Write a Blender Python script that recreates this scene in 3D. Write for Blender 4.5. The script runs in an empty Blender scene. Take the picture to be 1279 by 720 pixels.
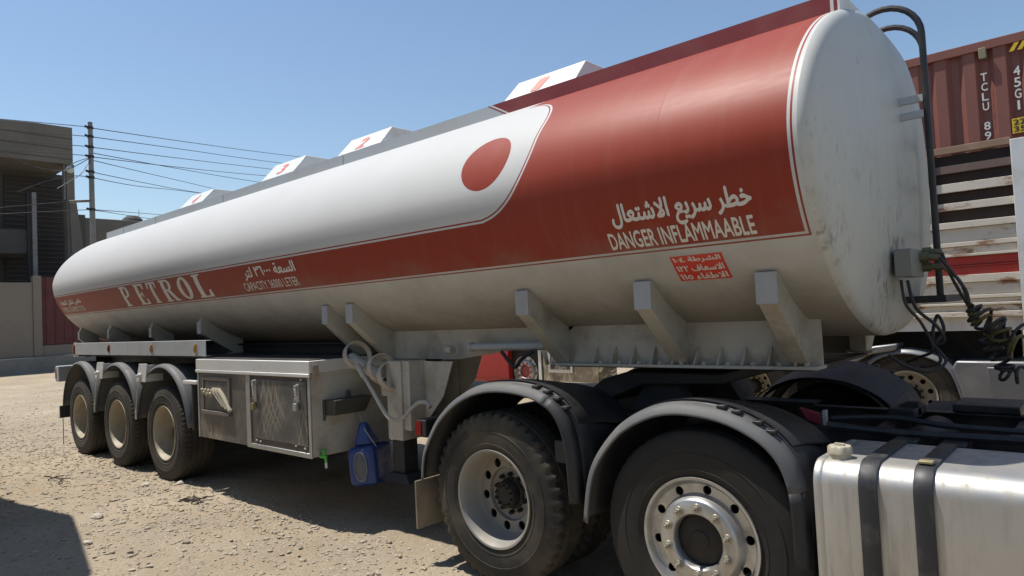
import bpy, bmesh, math, random, re, unicodedata
import numpy as np
from mathutils import Vector, Matrix, geometry
random.seed(7); RNG = np.random.default_rng(7)
SC = bpy.context.scene
COL = SC.collection
PI = math.pi
R = math.radians

# ---------------------------------------------------------------- camera, sky, sun, exposure
CP = Vector((10.958, -4.316, 1.67)); YAW, PITCH, ROLL = .729, .038, -.048
fw = Vector((-math.sin(YAW) * math.cos(PITCH), math.cos(YAW) * math.cos(PITCH), math.sin(PITCH)))
rt = Vector((math.cos(YAW), math.sin(YAW), 0)); up = rt.cross(fw)
c_, s_ = math.cos(ROLL), math.sin(ROLL)
rt, up = c_ * rt + s_ * up, -s_ * rt + c_ * up
cam = bpy.data.cameras.new('camera'); cam.sensor_width = 36; cam.lens = 850.75 / 1279 * 36
cam.clip_start = .05; cam.clip_end = 5000
co = bpy.data.objects.new('camera', cam); COL.objects.link(co)
co.matrix_world = Matrix(((rt.x, up.x, -fw.x, CP.x), (rt.y, up.y, -fw.y, CP.y), (rt.z, up.z, -fw.z, CP.z), (0, 0, 0, 1)))
SC.camera = co
SUN = Vector((-.38, -.15, 1)).normalized()
world = bpy.data.worlds.new('World'); SC.world = world; world.use_nodes = True
nt = world.node_tree; bg = nt.nodes['Background']
sky = nt.nodes.new('ShaderNodeTexSky'); sky.sky_type = 'NISHITA'; sky.sun_disc = False
sky.sun_elevation = math.asin(SUN.z); sky.sun_rotation = math.atan2(SUN.x, SUN.y)
sky.altitude = 300; sky.air_density = 1.3; sky.dust_density = .45; sky.ozone_density = 2.6
nt.links.new(sky.outputs[0], bg.inputs[0]); bg.inputs[1].default_value = .1
sl = bpy.data.lights.new('sun', 'SUN'); sl.energy = 4.6; sl.angle = R(.5); sl.color = (1, .95, .87)
so = bpy.data.objects.new('sun', sl); COL.objects.link(so); so.location = (0, 0, 40)
so.rotation_euler = SUN.to_track_quat('Z', 'Y').to_euler()
SC.view_settings.view_transform = 'Standard'; SC.view_settings.look = 'None'
SC.view_settings.gamma = 1; SC.view_settings.exposure = .35; SC.view_settings.use_curve_mapping = False
SC.render.engine = 'CYCLES'; SC.cycles.max_bounces = 8; SC.cycles.use_denoising = True

# ---------------------------------------------------------------- pixel rays (to measure where things stand)
FPX = 850.75
def ray(u, v): return (rt * ((u - 640) / FPX) + up * ((360 - v) / FPX) + fw)
def onx(u, v, x): d = ray(u, v); return CP + d * ((x - CP.x) / d.x)
def ony(u, v, y): d = ray(u, v); return CP + d * ((y - CP.y) / d.y)
def onz(u, v, z): d = ray(u, v); return CP + d * ((z - CP.z) / d.z)
def ond(u, v, dist):
    d = ray(u, v); return CP + d * (dist / math.hypot(d.x, d.y))

# ---------------------------------------------------------------- materials
MATS = {}
def N(t, kind, **kw):
    n = t.nodes.new(kind)
    for k, v in kw.items(): setattr(n, k, v)
    return n
def inp(t, sock, v):
    if hasattr(v, 'is_output') or isinstance(v, bpy.types.NodeSocket): t.links.new(v, sock)
    else: sock.default_value = v
def mth(t, op, a, b=0., c=None, clamp=False):
    n = N(t, 'ShaderNodeMath', operation=op, use_clamp=clamp); inp(t, n.inputs[0], a); inp(t, n.inputs[1], b)
    if c is not None: inp(t, n.inputs[2], c)
    return n.outputs[0]
def mixc(t, f, a, b, mode='MIX'):
    n = N(t, 'ShaderNodeMix', data_type='RGBA', blend_type=mode); inp(t, n.inputs[0], f)
    inp(t, n.inputs[6], a if not isinstance(a, tuple) else (*a[:3], 1)); inp(t, n.inputs[7], b if not isinstance(b, tuple) else (*b[:3], 1))
    return n.outputs[2]
def noise(t, vec, scale, detail=5, rough=.6, dist=0):
    n = N(t, 'ShaderNodeTexNoise'); n.inputs['Scale'].default_value = scale; n.inputs['Detail'].default_value = detail
    n.inputs['Roughness'].default_value = rough; n.inputs['Distortion'].default_value = dist
    if vec is not None: t.links.new(vec, n.inputs['Vector'])
    return n.outputs['Fac']
def ramp(t, f, lo, hi):
    n = N(t, 'ShaderNodeMapRange'); inp(t, n.inputs[0], f); n.inputs[1].default_value = lo; n.inputs[2].default_value = hi
    return n.outputs[0]
def stretch(t, vec, s):
    n = N(t, 'ShaderNodeMapping'); t.links.new(vec, n.inputs[0]); n.inputs['Scale'].default_value = s; return n.outputs[0]
def newmat(name):
    m = bpy.data.materials.new(name); m.use_nodes = True; t = m.node_tree; b = t.nodes['Principled BSDF']
    g = N(t, 'ShaderNodeNewGeometry'); return m, t, b, g.outputs['Position']
def pm(name, col, rough=.5, metal=0., var=.18, scale=3., bump=0., bscale=60., dirt=None, damt=.5, dscale=2.5, dlo=.48, dhi=.68, streak=None, spec=.5, rvar=.12, coat=0.):
    """painted / plain surface: base colour with uneven tone, patches of dirt, uneven gloss"""
    if name in MATS: return MATS[name]
    m, t, b, pos = newmat(name)
    n1 = noise(t, pos, scale, 6)
    c = mixc(t, n1, tuple(x * (1 - var) for x in col), tuple(min(1, x * (1 + var)) for x in col))
    if dirt:
        v = stretch(t, pos, streak) if streak else pos
        d = ramp(t, noise(t, v, dscale, 8, .65), dlo, dhi)
        c = mixc(t, mth(t, 'MULTIPLY', d, damt), c, dirt)
        r = mth(t, 'ADD', mth(t, 'MULTIPLY', d, .25), rough)
    else: r = mth(t, 'ADD', mth(t, 'MULTIPLY', noise(t, pos, scale * 3, 4), rvar * 2), rough - rvar)
    t.links.new(c, b.inputs['Base Color']); t.links.new(r, b.inputs['Roughness'])
    b.inputs['Metallic'].default_value = metal; b.inputs['Specular IOR Level'].default_value = spec; b.inputs['Coat Weight'].default_value = coat
    if bump:
        bn = N(t, 'ShaderNodeBump'); bn.inputs['Strength'].default_value = bump; bn.inputs['Distance'].default_value = .01
        t.links.new(noise(t, pos, bscale, 8, .6), bn.inputs['Height']); t.links.new(bn.outputs[0], b.inputs['Normal'])
    MATS[name] = m; return m

DUST = (.36, .29, .2)
WHITE = pm('white paint', (.68, .67, .63), .35, dirt=(.38, .32, .24), damt=.45, dscale=1.6, var=.06)
WHITED = pm('dusty white paint', (.42, .395, .335), .55, dirt=(.22, .15, .085), damt=.6, dscale=3.5, var=.1, bump=.08)
GREYP = pm('grey paint', (.34, .35, .36), .45, dirt=(.3, .25, .18), damt=.4, var=.1)
ALU = pm('dull aluminium', (.52, .52, .5), .42, .85, var=.15, dirt=(.35, .3, .23), damt=.5, dscale=4)
ALUB = pm('bare aluminium trim', (.74, .73, .7), .4, .5, var=.1, dirt=(.45, .4, .32), damt=.35)
STEEL = pm('dark steel', (.025, .025, .028), .6, .2, var=.3, dirt=(.12, .1, .07), damt=.25, dscale=4)
BLACKP = pm('black chassis paint', (.013, .013, .016), .5, var=.3, dirt=DUST, damt=.12, dscale=5)
PLAST = pm('grey weathered plastic', (.09, .093, .095), .62, var=.12, dirt=(.24, .21, .17), damt=.25, dscale=3, bump=.05)
PLASTD = pm('black plastic', (.014, .0145, .017), .5, var=.2, dirt=(.06, .055, .05), damt=.3, dscale=4)
RUBBER = pm('tyre rubber', (.016, .0155, .015), .7, var=.25, dirt=(.12, .095, .065), damt=.25, dscale=2.2, dlo=.42, dhi=.8, bump=.1, bscale=90, spec=.35)
RUBBERG = pm('dusty grey tyre rubber', (.027, .0255, .023), .78, var=.2, dirt=(.16, .13, .095), damt=.45, dscale=2.4, dlo=.38, dhi=.75, bump=.1, bscale=90, spec=.35)
RUBBERT = pm('tan dusted tyre rubber', (.021, .02, .019), .75, var=.25, dirt=(.185, .15, .1), damt=.5, dscale=1.9, dlo=.4, dhi=.72, bump=.12, bscale=90, spec=.35)
RIMD = pm('dusty cream rim paint', (.34, .295, .215), .6, var=.2, dirt=(.2, .15, .1), damt=.6, dscale=6)
RIMG = pm('dusty grey rim paint', (.235, .225, .205), .5, .1, var=.18, dirt=(.3, .24, .16), damt=.55, dscale=5)
CHROME = pm('polished alloy rim', (.45, .45, .44), .34, .8, var=.15, dirt=(.2, .16, .12), damt=.45, dscale=7)
HUBM = pm('dark oily hub', (.02, .018, .016), .6, .2, var=.3, dirt=(.09, .07, .05), damt=.5, dscale=8)
REDP = pm('tank red paint', (.36, .052, .038), .35, var=.1)
REDD = pm('dark red paint', (.21, .024, .022), .42, var=.1, dirt=(.22, .09, .07), damt=.3)
LETW = pm('white vinyl lettering', (.62, .59, .54), .5, var=.08)
STRED = pm('red sticker vinyl', (.56, .05, .03), .45, var=.08)
AMBER = pm('amber lamp plastic', (.42, .2, .03), .2, var=.2)
REDL = pm('red lamp plastic', (.2, .015, .012), .2, var=.2)
BLUEP = pm('blue jerrycan plastic', (.01, .035, .15), .4, var=.2, dirt=(.1, .09, .08), damt=.3, dscale=8)
GREENP = pm('green tap plastic', (.06, .38, .05), .4)
LABELP = pm('grey label paper', (.085, .09, .1), .5, var=.4, scale=30)
TANKAL = pm('fuel tank aluminium', (.48, .475, .46), .46, .75, var=.12, dirt=(.25, .215, .165), damt=.7, dscale=2.6, dlo=.46, dhi=.72, streak=(7, 5, .9))
CAPM = pm('dusty filler cap', (.5, .46, .36), .5, .3, var=.2, dirt=(.3, .22, .12), damt=.5, dscale=20)
SILVER = pm('silver cab paint', (.15, .155, .165), .42, .35, var=.06, dirt=(.3, .27, .22), damt=.3)
CONT = pm('container oxide red paint', (.2, .07, .052), .55, var=.14, dirt=(.16, .07, .05), damt=.5, dscale=1.5, streak=(4, 4, .6))
RUSTW = pm('rusty white stake boards', (.6, .545, .45), .6, var=.15, dirt=(.24, .10, .035), damt=.9, dscale=3.0, dlo=.52, dhi=.63, streak=(1.2, 1, 3), bump=.1)
RUSTR = pm('rusty red stake board', (.42, .035, .025), .5, var=.12, dirt=(.2, .1, .06), damt=.5, dscale=4)
CONC = pm('bare concrete', (.15, .14, .122), .9, var=.2, scale=.7, dirt=(.11, .105, .1), damt=.6, dscale=.5, bump=.3, bscale=12)
CONCD = pm('weathered dark concrete', (.075, .073, .068), .9, var=.25, scale=.8, dirt=(.07, .07, .068), damt=.6, dscale=.7, bump=.3, bscale=10)
PLASTER = pm('dusty plaster wall', (.205, .175, .145), .9, var=.12, scale=.6, dirt=(.17, .15, .125), damt=.5, dscale=.8, bump=.2, bscale=15)
STONE = pm('rough stone base', (.2, .185, .165), .9, var=.35, scale=2.5, bump=.8, bscale=6)
BRICKR = pm('dark red metal sheet', (.1, .02, .02), .6, var=.2, dirt=(.07, .035, .03), damt=.5)
GLASSD = pm('dark window glass', (.012, .013, .015), .12, var=.2)
POLEM = pm('grey pole steel', (.2, .2, .2), .55, .3, var=.2, dirt=(.13, .1, .08), damt=.4)
WIREM = pm('black cable', (.025, .025, .028), .6)
HOSEY = pm('olive coil hose', (.11, .095, .025), .5, var=.3)
CANVAS = pm('grey canopy sheet', (.3, .3, .3), .6)
YEL = pm('yellow sign vinyl', (.6, .4, .02), .5)
BLK = pm('black print', (.015, .015, .015), .5)
WOODB = pm('dry twig bark', (.05, .035, .025), .9)

def mat_tank():
    m, t, b, pos = newmat('white and red tank paint')
    uv = N(t, 'ShaderNodeUVMap', uv_map='arc'); sp = N(t, 'ShaderNodeSeparateXYZ'); t.links.new(uv.outputs[0], sp.inputs[0])
    x, v = sp.outputs[0], sp.outputs[1]
    def rbox(cx, cy, hx, hy, r):   # signed distance to a rounded box
        qx = mth(t, 'SUBTRACT', mth(t, 'ABSOLUTE', mth(t, 'SUBTRACT', x, cx)), hx - r)
        qy = mth(t, 'SUBTRACT', mth(t, 'ABSOLUTE', mth(t, 'SUBTRACT', v, cy)), hy - r)
        mx, my = mth(t, 'MAXIMUM', qx, 0), mth(t, 'MAXIMUM', qy, 0)
        l = mth(t, 'SQRT', mth(t, 'ADD', mth(t, 'MULTIPLY', mx, mx), mth(t, 'MULTIPLY', my, my)))
        return mth(t, 'SUBTRACT', mth(t, 'ADD', l, mth(t, 'MINIMUM', mth(t, 'MAXIMUM', qx, qy), 0)), r)
    vb, vt, vtop = arc_of(1.963), arc_of(2.272), arc_of(3.075)
    panel = mth(t, 'MINIMUM', rbox(8.37 - 8, (vt + vtop) / 2, 8, (vtop - vt) / 2, .43), rbox(8.0 - 8, vt + 1.25, 8, 1.25, .01))
    d = mth(t, 'MINIMUM', mth(t, 'MINIMUM', mth(t, 'SUBTRACT', v, vb), mth(t, 'SUBTRACT', 9.925, x)), panel)
    red = mth(t, 'GREATER_THAN', d, 0)
    line = mth(t, 'MULTIPLY', mth(t, 'GREATER_THAN', d, .010), mth(t, 'LESS_THAN', d, .024))
    spot = mth(t, 'ADD', mth(t, 'POWER', mth(t, 'DIVIDE', mth(t, 'SUBTRACT', x, 7.995), .205), 2), mth(t, 'POWER', mth(t, 'DIVIDE', mth(t, 'SUBTRACT', v, arc_of(2.645)), .205), 2))
    spot = mth(t, 'LESS_THAN', spot, 1)
    red = mth(t, 'MAXIMUM', mth(t, 'MULTIPLY', red, mth(t, 'SUBTRACT', 1, line)), spot)
    n1 = noise(t, pos, 1.2, 5)
    wc = mixc(t, n1, (.475, .475, .462), (.54, .538, .522))
    rc = mixc(t, noise(t, pos, 2.2, 5), (.24, .037, .021), (.28, .047, .027))
    c = mixc(t, red, wc, rc)
    st = ramp(t, noise(t, stretch(t, pos, (7, 1, .8)), 1.6, 7, .65), .5, .78)
    c = mixc(t, mth(t, 'MULTIPLY', st, .06), c, (.4, .36, .29))
    # road dirt on the belly in blotches, deepened to stand in for its shade
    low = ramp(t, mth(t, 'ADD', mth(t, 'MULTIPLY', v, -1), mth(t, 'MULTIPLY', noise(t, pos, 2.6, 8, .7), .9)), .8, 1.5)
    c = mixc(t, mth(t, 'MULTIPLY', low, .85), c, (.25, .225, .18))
    t.links.new(c, b.inputs['Base Color'])
    b.inputs['Specular IOR Level'].default_value = .14; b.inputs['Sheen Weight'].default_value = .06; b.inputs['Sheen Roughness'].default_value = .5; b.inputs['Sheen Tint'].default_value = (1, .62, .45, 1)
    r = mth(t, 'ADD', mth(t, 'MULTIPLY', noise(t, stretch(t, pos, (1, 6, 6)), 6, 5), .1), .42)
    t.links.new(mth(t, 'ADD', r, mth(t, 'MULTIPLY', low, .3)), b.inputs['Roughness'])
    bn = N(t, 'ShaderNodeBump'); bn.inputs['Strength'].default_value = .035; bn.inputs['Distance'].default_value = .05
    sm_ = mth(t, 'ABSOLUTE', mth(t, 'SUBTRACT', mth(t, 'FRACT', mth(t, 'DIVIDE', mth(t, 'ADD', x, .7), 1.53)), .5))
    hgt = mth(t, 'ADD', noise(t, stretch(t, pos, (1.6, .5, .5)), 1.5, 3), mth(t, 'MULTIPLY', ramp(t, sm_, .008, .002), .25))
    hgt = mth(t, 'ADD', hgt, mth(t, 'MULTIPLY', ramp(t, noise(t, pos, 3.1, 2), .66, .78), -.22))
    t.links.new(hgt, bn.inputs['Height']); t.links.new(bn.outputs[0], b.inputs['Normal'])
    return m
def mat_head():
    m, t, b, pos = newmat('dirty white head paint')
    c = mixc(t, noise(t, pos, 1.5, 5), (.43, .435, .40), (.505, .505, .47))
    s1 = ramp(t, noise(t, stretch(t, pos, (5, 5, .6)), 2.0, 4, .55), .48, .78)
    c = mixc(t, mth(t, 'MULTIPLY', s1, .12), c, (.27, .25, .2))
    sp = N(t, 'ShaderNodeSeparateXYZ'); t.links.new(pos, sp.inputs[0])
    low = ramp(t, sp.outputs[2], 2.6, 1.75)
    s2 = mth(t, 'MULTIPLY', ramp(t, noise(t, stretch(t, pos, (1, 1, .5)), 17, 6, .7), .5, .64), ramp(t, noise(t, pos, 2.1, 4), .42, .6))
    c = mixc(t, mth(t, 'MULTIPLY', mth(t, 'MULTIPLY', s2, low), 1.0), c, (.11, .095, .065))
    s3 = ramp(t, noise(t, stretch(t, pos, (1, 1, .55)), 24, 4, .6), .62, .7)
    c = mixc(t, mth(t, 'MULTIPLY', mth(t, 'MULTIPLY', s3, ramp(t, noise(t, pos, 1.6, 3), .42, .6)), .55), c, (.2, .19, .16))
    t.links.new(c, b.inputs['Base Color']); b.inputs['Roughness'].default_value = .42
    return m
def mat_scratch(name, axis='x', col=((.12, .105, .095), (.42, .37, .32)), metal=.65):
    m, t, b, pos = newmat(name)
    sp = N(t, 'ShaderNodeSeparateXYZ'); t.links.new(pos, sp.inputs[0])
    w = mth(t, 'MULTIPLY', mth(t, 'SUBTRACT', noise(t, pos, 1.3, 2), .5), .5)
    out = None
    for sgn, k, sh in ((1, 15, 0), (-1, 13, .3), (1, 31, .7), (-1, 37, .1)):
        l = mth(t, 'ADD', mth(t, 'ADD', mth(t, 'MULTIPLY', sp.outputs[0], sgn * 1.9), sp.outputs[2]), mth(t, 'ADD', w, sh))
        n = N(t, 'ShaderNodeTexNoise', noise_dimensions='1D'); n.inputs['Scale'].default_value = k; n.inputs['Detail'].default_value = 3
        t.links.new(l, n.inputs['W'])
        f = ramp(t, n.outputs['Fac'], .52, .66)
        out = f if out is None else mth(t, 'MAXIMUM', out, f)
    msk = ramp(t, noise(t, pos, 2.6, 2), .42, .66)
    f = mth(t, 'MULTIPLY', out, msk)
    c = mixc(t, f, *col); t.links.new(c, b.inputs['Base Color']); b.inputs['Metallic'].default_value = metal
    t.links.new(mth(t, 'SUBTRACT', .52, mth(t, 'MULTIPLY', f, .2)), b.inputs['Roughness'])
    return m
SCRATCH = mat_scratch('scratched aluminium sheet', col=((.17, .155, .14), (.44, .39, .33)), metal=.7); SCRATCHD = mat_scratch('scratched door sheet', col=((.15, .147, .14), (.44, .40, .34)), metal=.75)
HEADM = mat_head()
def mat_ground():
    m, t, b, pos = newmat('dusty gravel yard')
    a = noise(t, pos, .35, 8, .6); f = noise(t, pos, 7, 8, .7); g = noise(t, pos, 45, 6, .7)
    c = mixc(t, ramp(t, a, .35, .68), (.315, .255, .178), (.445, .37, .27))
    c = mixc(t, mth(t, 'MULTIPLY', ramp(t, f, .5, .72), .5), c, (.29, .24, .175))
    c = mixc(t, mth(t, 'MULTIPLY', mth(t, 'MULTIPLY', ramp(t, noise(t, pos, .8, 5, .6), .48, .62), ramp(t, noise(t, pos, 22, 5, .7), .42, .62)), .6), c, (.25, .23, .2))
    c = mixc(t, mth(t, 'MULTIPLY', ramp(t, noise(t, stretch(t, pos, (.25, 2.2, 1)), 1.6, 6, .6), .52, .7), .35), c, (.3, .235, .155))
    c = mixc(t, mth(t, 'MULTIPLY', ramp(t, noise(t, pos, 1.1, 6, .6), .58, .72), .35), c, (.44, .27, .14))
    vo = N(t, 'ShaderNodeTexVoronoi', feature='F1'); vo.inputs['Scale'].default_value = 34; t.links.new(pos, vo.inputs['Vector'])
    pe = N(t, 'ShaderNodeSeparateColor'); t.links.new(vo.outputs['Color'], pe.inputs[0])
    peb = mth(t, 'MULTIPLY', mth(t, 'GREATER_THAN', pe.outputs[0], .72), mth(t, 'LESS_THAN', vo.outputs['Distance'], .38))
    c = mixc(t, mth(t, 'MULTIPLY', peb, .6), c, mixc(t, pe.outputs[1], (.22, .2, .17), (.56, .51, .43)))
    c = mixc(t, mth(t, 'MULTIPLY', ramp(t, g, .45, .7), .35), c, (.27, .215, .15))
    t.links.new(c, b.inputs['Base Color']); b.inputs['Roughness'].default_value = .95; b.inputs['Specular IOR Level'].default_value = .2
    h = mth(t, 'ADD', mth(t, 'MULTIPLY', f, .6), mth(t, 'ADD', mth(t, 'MULTIPLY', g, .35), mth(t, 'MULTIPLY', peb, .5)))
    bn = N(t, 'ShaderNodeBump'); bn.inputs['Strength'].default_value = 1.0; bn.inputs['Distance'].default_value = .05
    t.links.new(h, bn.inputs['Height']); t.links.new(bn.outputs[0], b.inputs['Normal'])
    return m

# ---------------------------------------------------------------- mesh helpers
class MB:
    def __init__(s): s.bm = bmesh.new()
    def face(s, pts):
        try: return s.bm.faces.new([s.bm.verts.new(p) for p in pts])
        except ValueError: return None
    def box(s, x0, x1, y0, y1, z0, z1, M=None):
        P = [Vector((x, y, z)) for x in (x0, x1) for y in (y0, y1) for z in (z0, z1)]
        if M is not None: P = [M @ p for p in P]
        v = [s.bm.verts.new(p) for p in P]
        for f in ((0, 1, 3, 2), (4, 6, 7, 5), (0, 4, 5, 1), (2, 3, 7, 6), (0, 2, 6, 4), (1, 5, 7, 3)): s.bm.faces.new([v[i] for i in f])
        return s
    def hexa(s, P):   # 4 bottom points then 4 top points
        v = [s.bm.verts.new(p) for p in P]
        for f in ((3, 2, 1, 0), (4, 5, 6, 7), (0, 1, 5, 4), (1, 2, 6, 5), (2, 3, 7, 6), (3, 0, 4, 7)): s.bm.faces.new([v[i] for i in f])
        return s
    def prism(s, poly, a0, a1, axis='y'):
        def P(p, a): return {'y': (p[0], a, p[1]), 'x': (a, p[0], p[1]), 'z': (p[0], p[1], a)}[axis]
        A = [s.bm.verts.new(P(p, a0)) for p in poly]; B = [s.bm.verts.new(P(p, a1)) for p in poly]
        n = len(poly); s.bm.faces.new(A); s.bm.faces.new(B[::-1])
        for i in range(n): s.bm.faces.new((A[i], B[i], B[(i + 1) % n], A[(i + 1) % n]))
        return s
    def rings(s, rings, closed=True, cap0=True, cap1=True):
        V = [[s.bm.verts.new(p) for p in r] for r in rings]; n = len(V[0])
        for a, b in zip(V[:-1], V[1:]):
            for i in range(n if closed else n - 1):
                try: s.bm.faces.new((a[i], a[(i + 1) % n], b[(i + 1) % n], b[i]))
                except ValueError: pass
        if closed and cap0: s.bm.faces.new(V[0][::-1])
        if closed and cap1: s.bm.faces.new(V[-1])
        return s
    def tube(s, pts, r, n=10, closed=False, caps=True):
        pts = [Vector(p) for p in pts]; rr = r if isinstance(r, (list, tuple)) else [r] * len(pts)
        T = []
        for i in range(len(pts)):
            a = pts[i - 1] if (i or closed) else pts[0]; b = pts[(i + 1) % len(pts)] if (i < len(pts) - 1 or closed) else pts[-1]
            T.append((b - a).normalized())
        u = T[0].orthogonal().normalized(); rings = []
        for p, t, q in zip(pts, T, rr):
            u = (u - t * u.dot(t)).normalized(); w = t.cross(u)
            rings.append([p + q * (math.cos(2 * PI * k / n) * u + math.sin(2 * PI * k / n) * w) for k in range(n)])
        if closed: rings.append(rings[0]); caps = False
        return s.rings(rings, True, caps, caps)
    def cyl(s, p0, p1, r0, r1=None, n=20): return s.tube([p0, p1], [r0, r0 if r1 is None else r1], n)
    def lathe(s, prof, c=(0, 0, 0), n=64, axis='y', mod=None, closed=False):
        """prof: list of (radius, height along axis)"""
        c = Vector(c); rings = []
        for j, (r, h) in enumerate(prof):
            ring = []
            for k in range(n):
                a = 2 * PI * k / n; q = r + (mod(j, k) if mod else 0)
                ca, sa = q * math.cos(a), q * math.sin(a)
                ring.append(c + Vector({'y': (ca, h, sa), 'x': (h, ca, sa), 'z': (ca, sa, h)}[axis]))
            rings.append(ring)
        if closed: rings.append(rings[0])
        return s.rings(rings, True, prof[0][0] < 1e-4 and not closed, prof[-1][0] < 1e-4 and not closed)
    def disc_holes(s, r0, r1, nh, rc, rh, h, th, c=(0, 0, 0), seg=60, a0=0.):
        """flat ring with round holes, thickness th, axis y"""
        bm = bmesh.new(); c = Vector(c)
        def circ(r, n, cx=0, cz=0):
            v = [bm.verts.new((cx + r * math.cos(2 * PI * k / n), 0, cz + r * math.sin(2 * PI * k / n))) for k in range(n)]
            return [bm.edges.new((v[k], v[(k + 1) % n])) for k in range(n)]
        E = circ(r1, seg) + circ(r0, seg)
        for k in range(nh): E += circ(rh, 14, rc * math.cos(a0 + 2 * PI * k / nh), rc * math.sin(a0 + 2 * PI * k / nh))
        bmesh.ops.triangle_fill(bm, edges=E, use_beauty=True)
        ex = bmesh.ops.extrude_face_region(bm, geom=list(bm.faces))
        for v in [g for g in ex['geom'] if isinstance(g, bmesh.types.BMVert)]: v.co.y += th
        for v in bm.verts: v.co += c + Vector((0, h, 0))
        me = bpy.data.meshes.new('tmp'); bm.to_mesh(me); bm.free(); s.bm.from_mesh(me); bpy.data.meshes.remove(me)
        return s
    def build(s, name, mat, parent=None, bevel=0, smooth=35, solid=0, seg=2, flip=True):
        if flip: bmesh.ops.recalc_face_normals(s.bm, faces=s.bm.faces)
        me = bpy.data.meshes.new(name); s.bm.to_mesh(me); s.bm.free()
        return finish(me, name, mat, parent, bevel, smooth, solid, seg)
def pieces(boxes, name, mat, parent, bevel=0):
    for q in boxes: MB().box(*q).build(name, mat, parent, bevel=bevel)
def finish(me, name, mat, parent=None, bevel=0, smooth=35, solid=0, seg=2):
    me.materials.append(mat)
    if smooth:
        me.polygons.foreach_set('use_smooth', [True] * len(me.polygons)); me.set_sharp_from_angle(angle=R(smooth))
    o = bpy.data.objects.new(name, me); COL.objects.link(o)
    if solid:
        md = o.modifiers.new('solid', 'SOLIDIFY'); md.thickness = solid; md.offset = 0
    if bevel:
        md = o.modifiers.new('bevel', 'BEVEL'); md.width = bevel; md.segments = seg; md.limit_method = 'ANGLE'; md.angle_limit = R(40); md.harden_normals = False
    if parent is not None: adopt(o, parent)
    return o
def adopt(o, p):
    o.parent = p
    if p.type == 'EMPTY': o.matrix_parent_inverse = Matrix.Translation(-p.location)
def thing(name, loc, label, cat, group=None):
    o = bpy.data.objects.new(name, None); COL.objects.link(o); o.location = loc; o.empty_display_size = .2
    return tag(o, label, cat, group)
def tag(o, label, cat, group=None):
    o['label'] = label; o['category'] = cat
    if group: o['group'] = group
    return o
def struct(o, kind='structure'): o['kind'] = kind; return o
def inst(src, parent, loc, rotz=0, refl=False):
    """copy of a part (built round the origin) with its sub-parts, put under another parent"""
    o = src.copy(); COL.objects.link(o); o.parent = parent
    o.matrix_parent_inverse = Matrix.Translation(-parent.location) if parent.type == 'EMPTY' else Matrix()
    o.location = loc; o.rotation_euler = (0, 0, rotz)
    for ch in src.children:
        c = ch.copy(); COL.objects.link(c); c.parent = o; c.matrix_parent_inverse = Matrix()
    return o
def drop(o):
    for c in list(o.children): drop(c)
    bpy.data.objects.remove(o)
def bez(P, n=10):
    """smooth curve through points (Catmull-Rom)"""
    P = [Vector(p) for p in P]; out = []
    for i in range(len(P) - 1):
        a, b, c, d = P[max(i - 1, 0)], P[i], P[i + 1], P[min(i + 2, len(P) - 1)]
        for k in range(n):
            t = k / n
            out.append(.5 * ((2 * b) + (c - a) * t + (2 * a - 5 * b + 4 * c - d) * t * t + (3 * b - 3 * c + d - a) * t ** 3))
    out.append(P[-1]); return out

# ---------------------------------------------------------------- lettering
FORMS = {}
for cp in range(0xFE80, 0xFEFD):
    d = unicodedata.decomposition(chr(cp)).split()
    if len(d) in (2, 3): FORMS.setdefault(''.join(chr(int(q, 16)) for q in d[1:]), {})[d[0][1:-1]] = chr(cp)
def arabic(s):
    units, i, out, pj = [], 0, [], False
    while i < len(s):
        if s[i:i + 2] in FORMS: units.append(s[i:i + 2]); i += 2
        else: units.append(s[i]); i += 1
    for k, u in enumerate(units):
        f = FORMS.get(u)
        if not f: out.append(u); pj = False; continue
        nx = k + 1 < len(units) and 'final' in FORMS.get(units[k + 1], {}); cj = 'initial' in f
        g = 'medial' if pj and cj and nx else 'final' if pj and 'final' in f else 'initial' if cj and nx else 'isolated'
        out.append(f.get(g, f.get('isolated'))); pj = g in ('initial', 'medial')
    return re.sub('[٠-٩]+', lambda m: m.group(0)[::-1], ''.join(reversed(out)))
def outlines(text, res=3):
    c = bpy.data.curves.new('t', 'FONT'); c.body = text; c.size = 1; c.resolution_u = res; c.fill_mode = 'NONE'
    o = bpy.data.objects.new('t', c); COL.objects.link(o); bpy.context.view_layer.update()
    me = bpy.data.meshes.new_from_object(o.evaluated_get(bpy.context.evaluated_depsgraph_get()))
    adj = {}
    for e in me.edges:
        a, b = e.vertices; adj.setdefault(a, []).append(b); adj.setdefault(b, []).append(a)
    seen, loops = set(), []
    for v in adj:
        if v in seen: continue
        lp, p, q = [], None, v
        while q not in seen:
            seen.add(q); lp.append(q); nx = [w for w in adj[q] if w not in seen]
            if not nx: break
            q = nx[0]
        if len(lp) > 2: loops.append([(me.vertices[k].co.x, me.vertices[k].co.y) for k in lp])
    bpy.data.objects.remove(o); bpy.data.curves.remove(c); bpy.data.meshes.remove(me)
    return loops
def area(l): return .5 * sum(l[i - 1][0] * l[i][1] - l[i][0] * l[i - 1][1] for i in range(len(l)))
def inside(p, l):
    r = False
    for i in range(len(l)):
        (x1, y1), (x2, y2) = l[i - 1], l[i]
        if (y1 > p[1]) != (y2 > p[1]) and p[0] < (x2 - x1) * (p[1] - y1) / (y2 - y1) + x1: r = not r
    return r
def glyph_shapes(text):
    """list of (outer, holes); the contours of one letter may overlap, each gets filled on its own"""
    L = outlines(text); L.sort(key=lambda l: -abs(area(l)))
    if not L: return []
    sg = 1 if area(L[0]) > 0 else -1
    outs = [(l, []) for l in L if area(l) * sg > 0]
    for h in L:
        if area(h) * sg <= 0:
            best = [o for o in outs if inside(h[0], o[0])]
            if best: min(best, key=lambda o: abs(area(o[0])))[1].append(h)
    return outs
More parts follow.
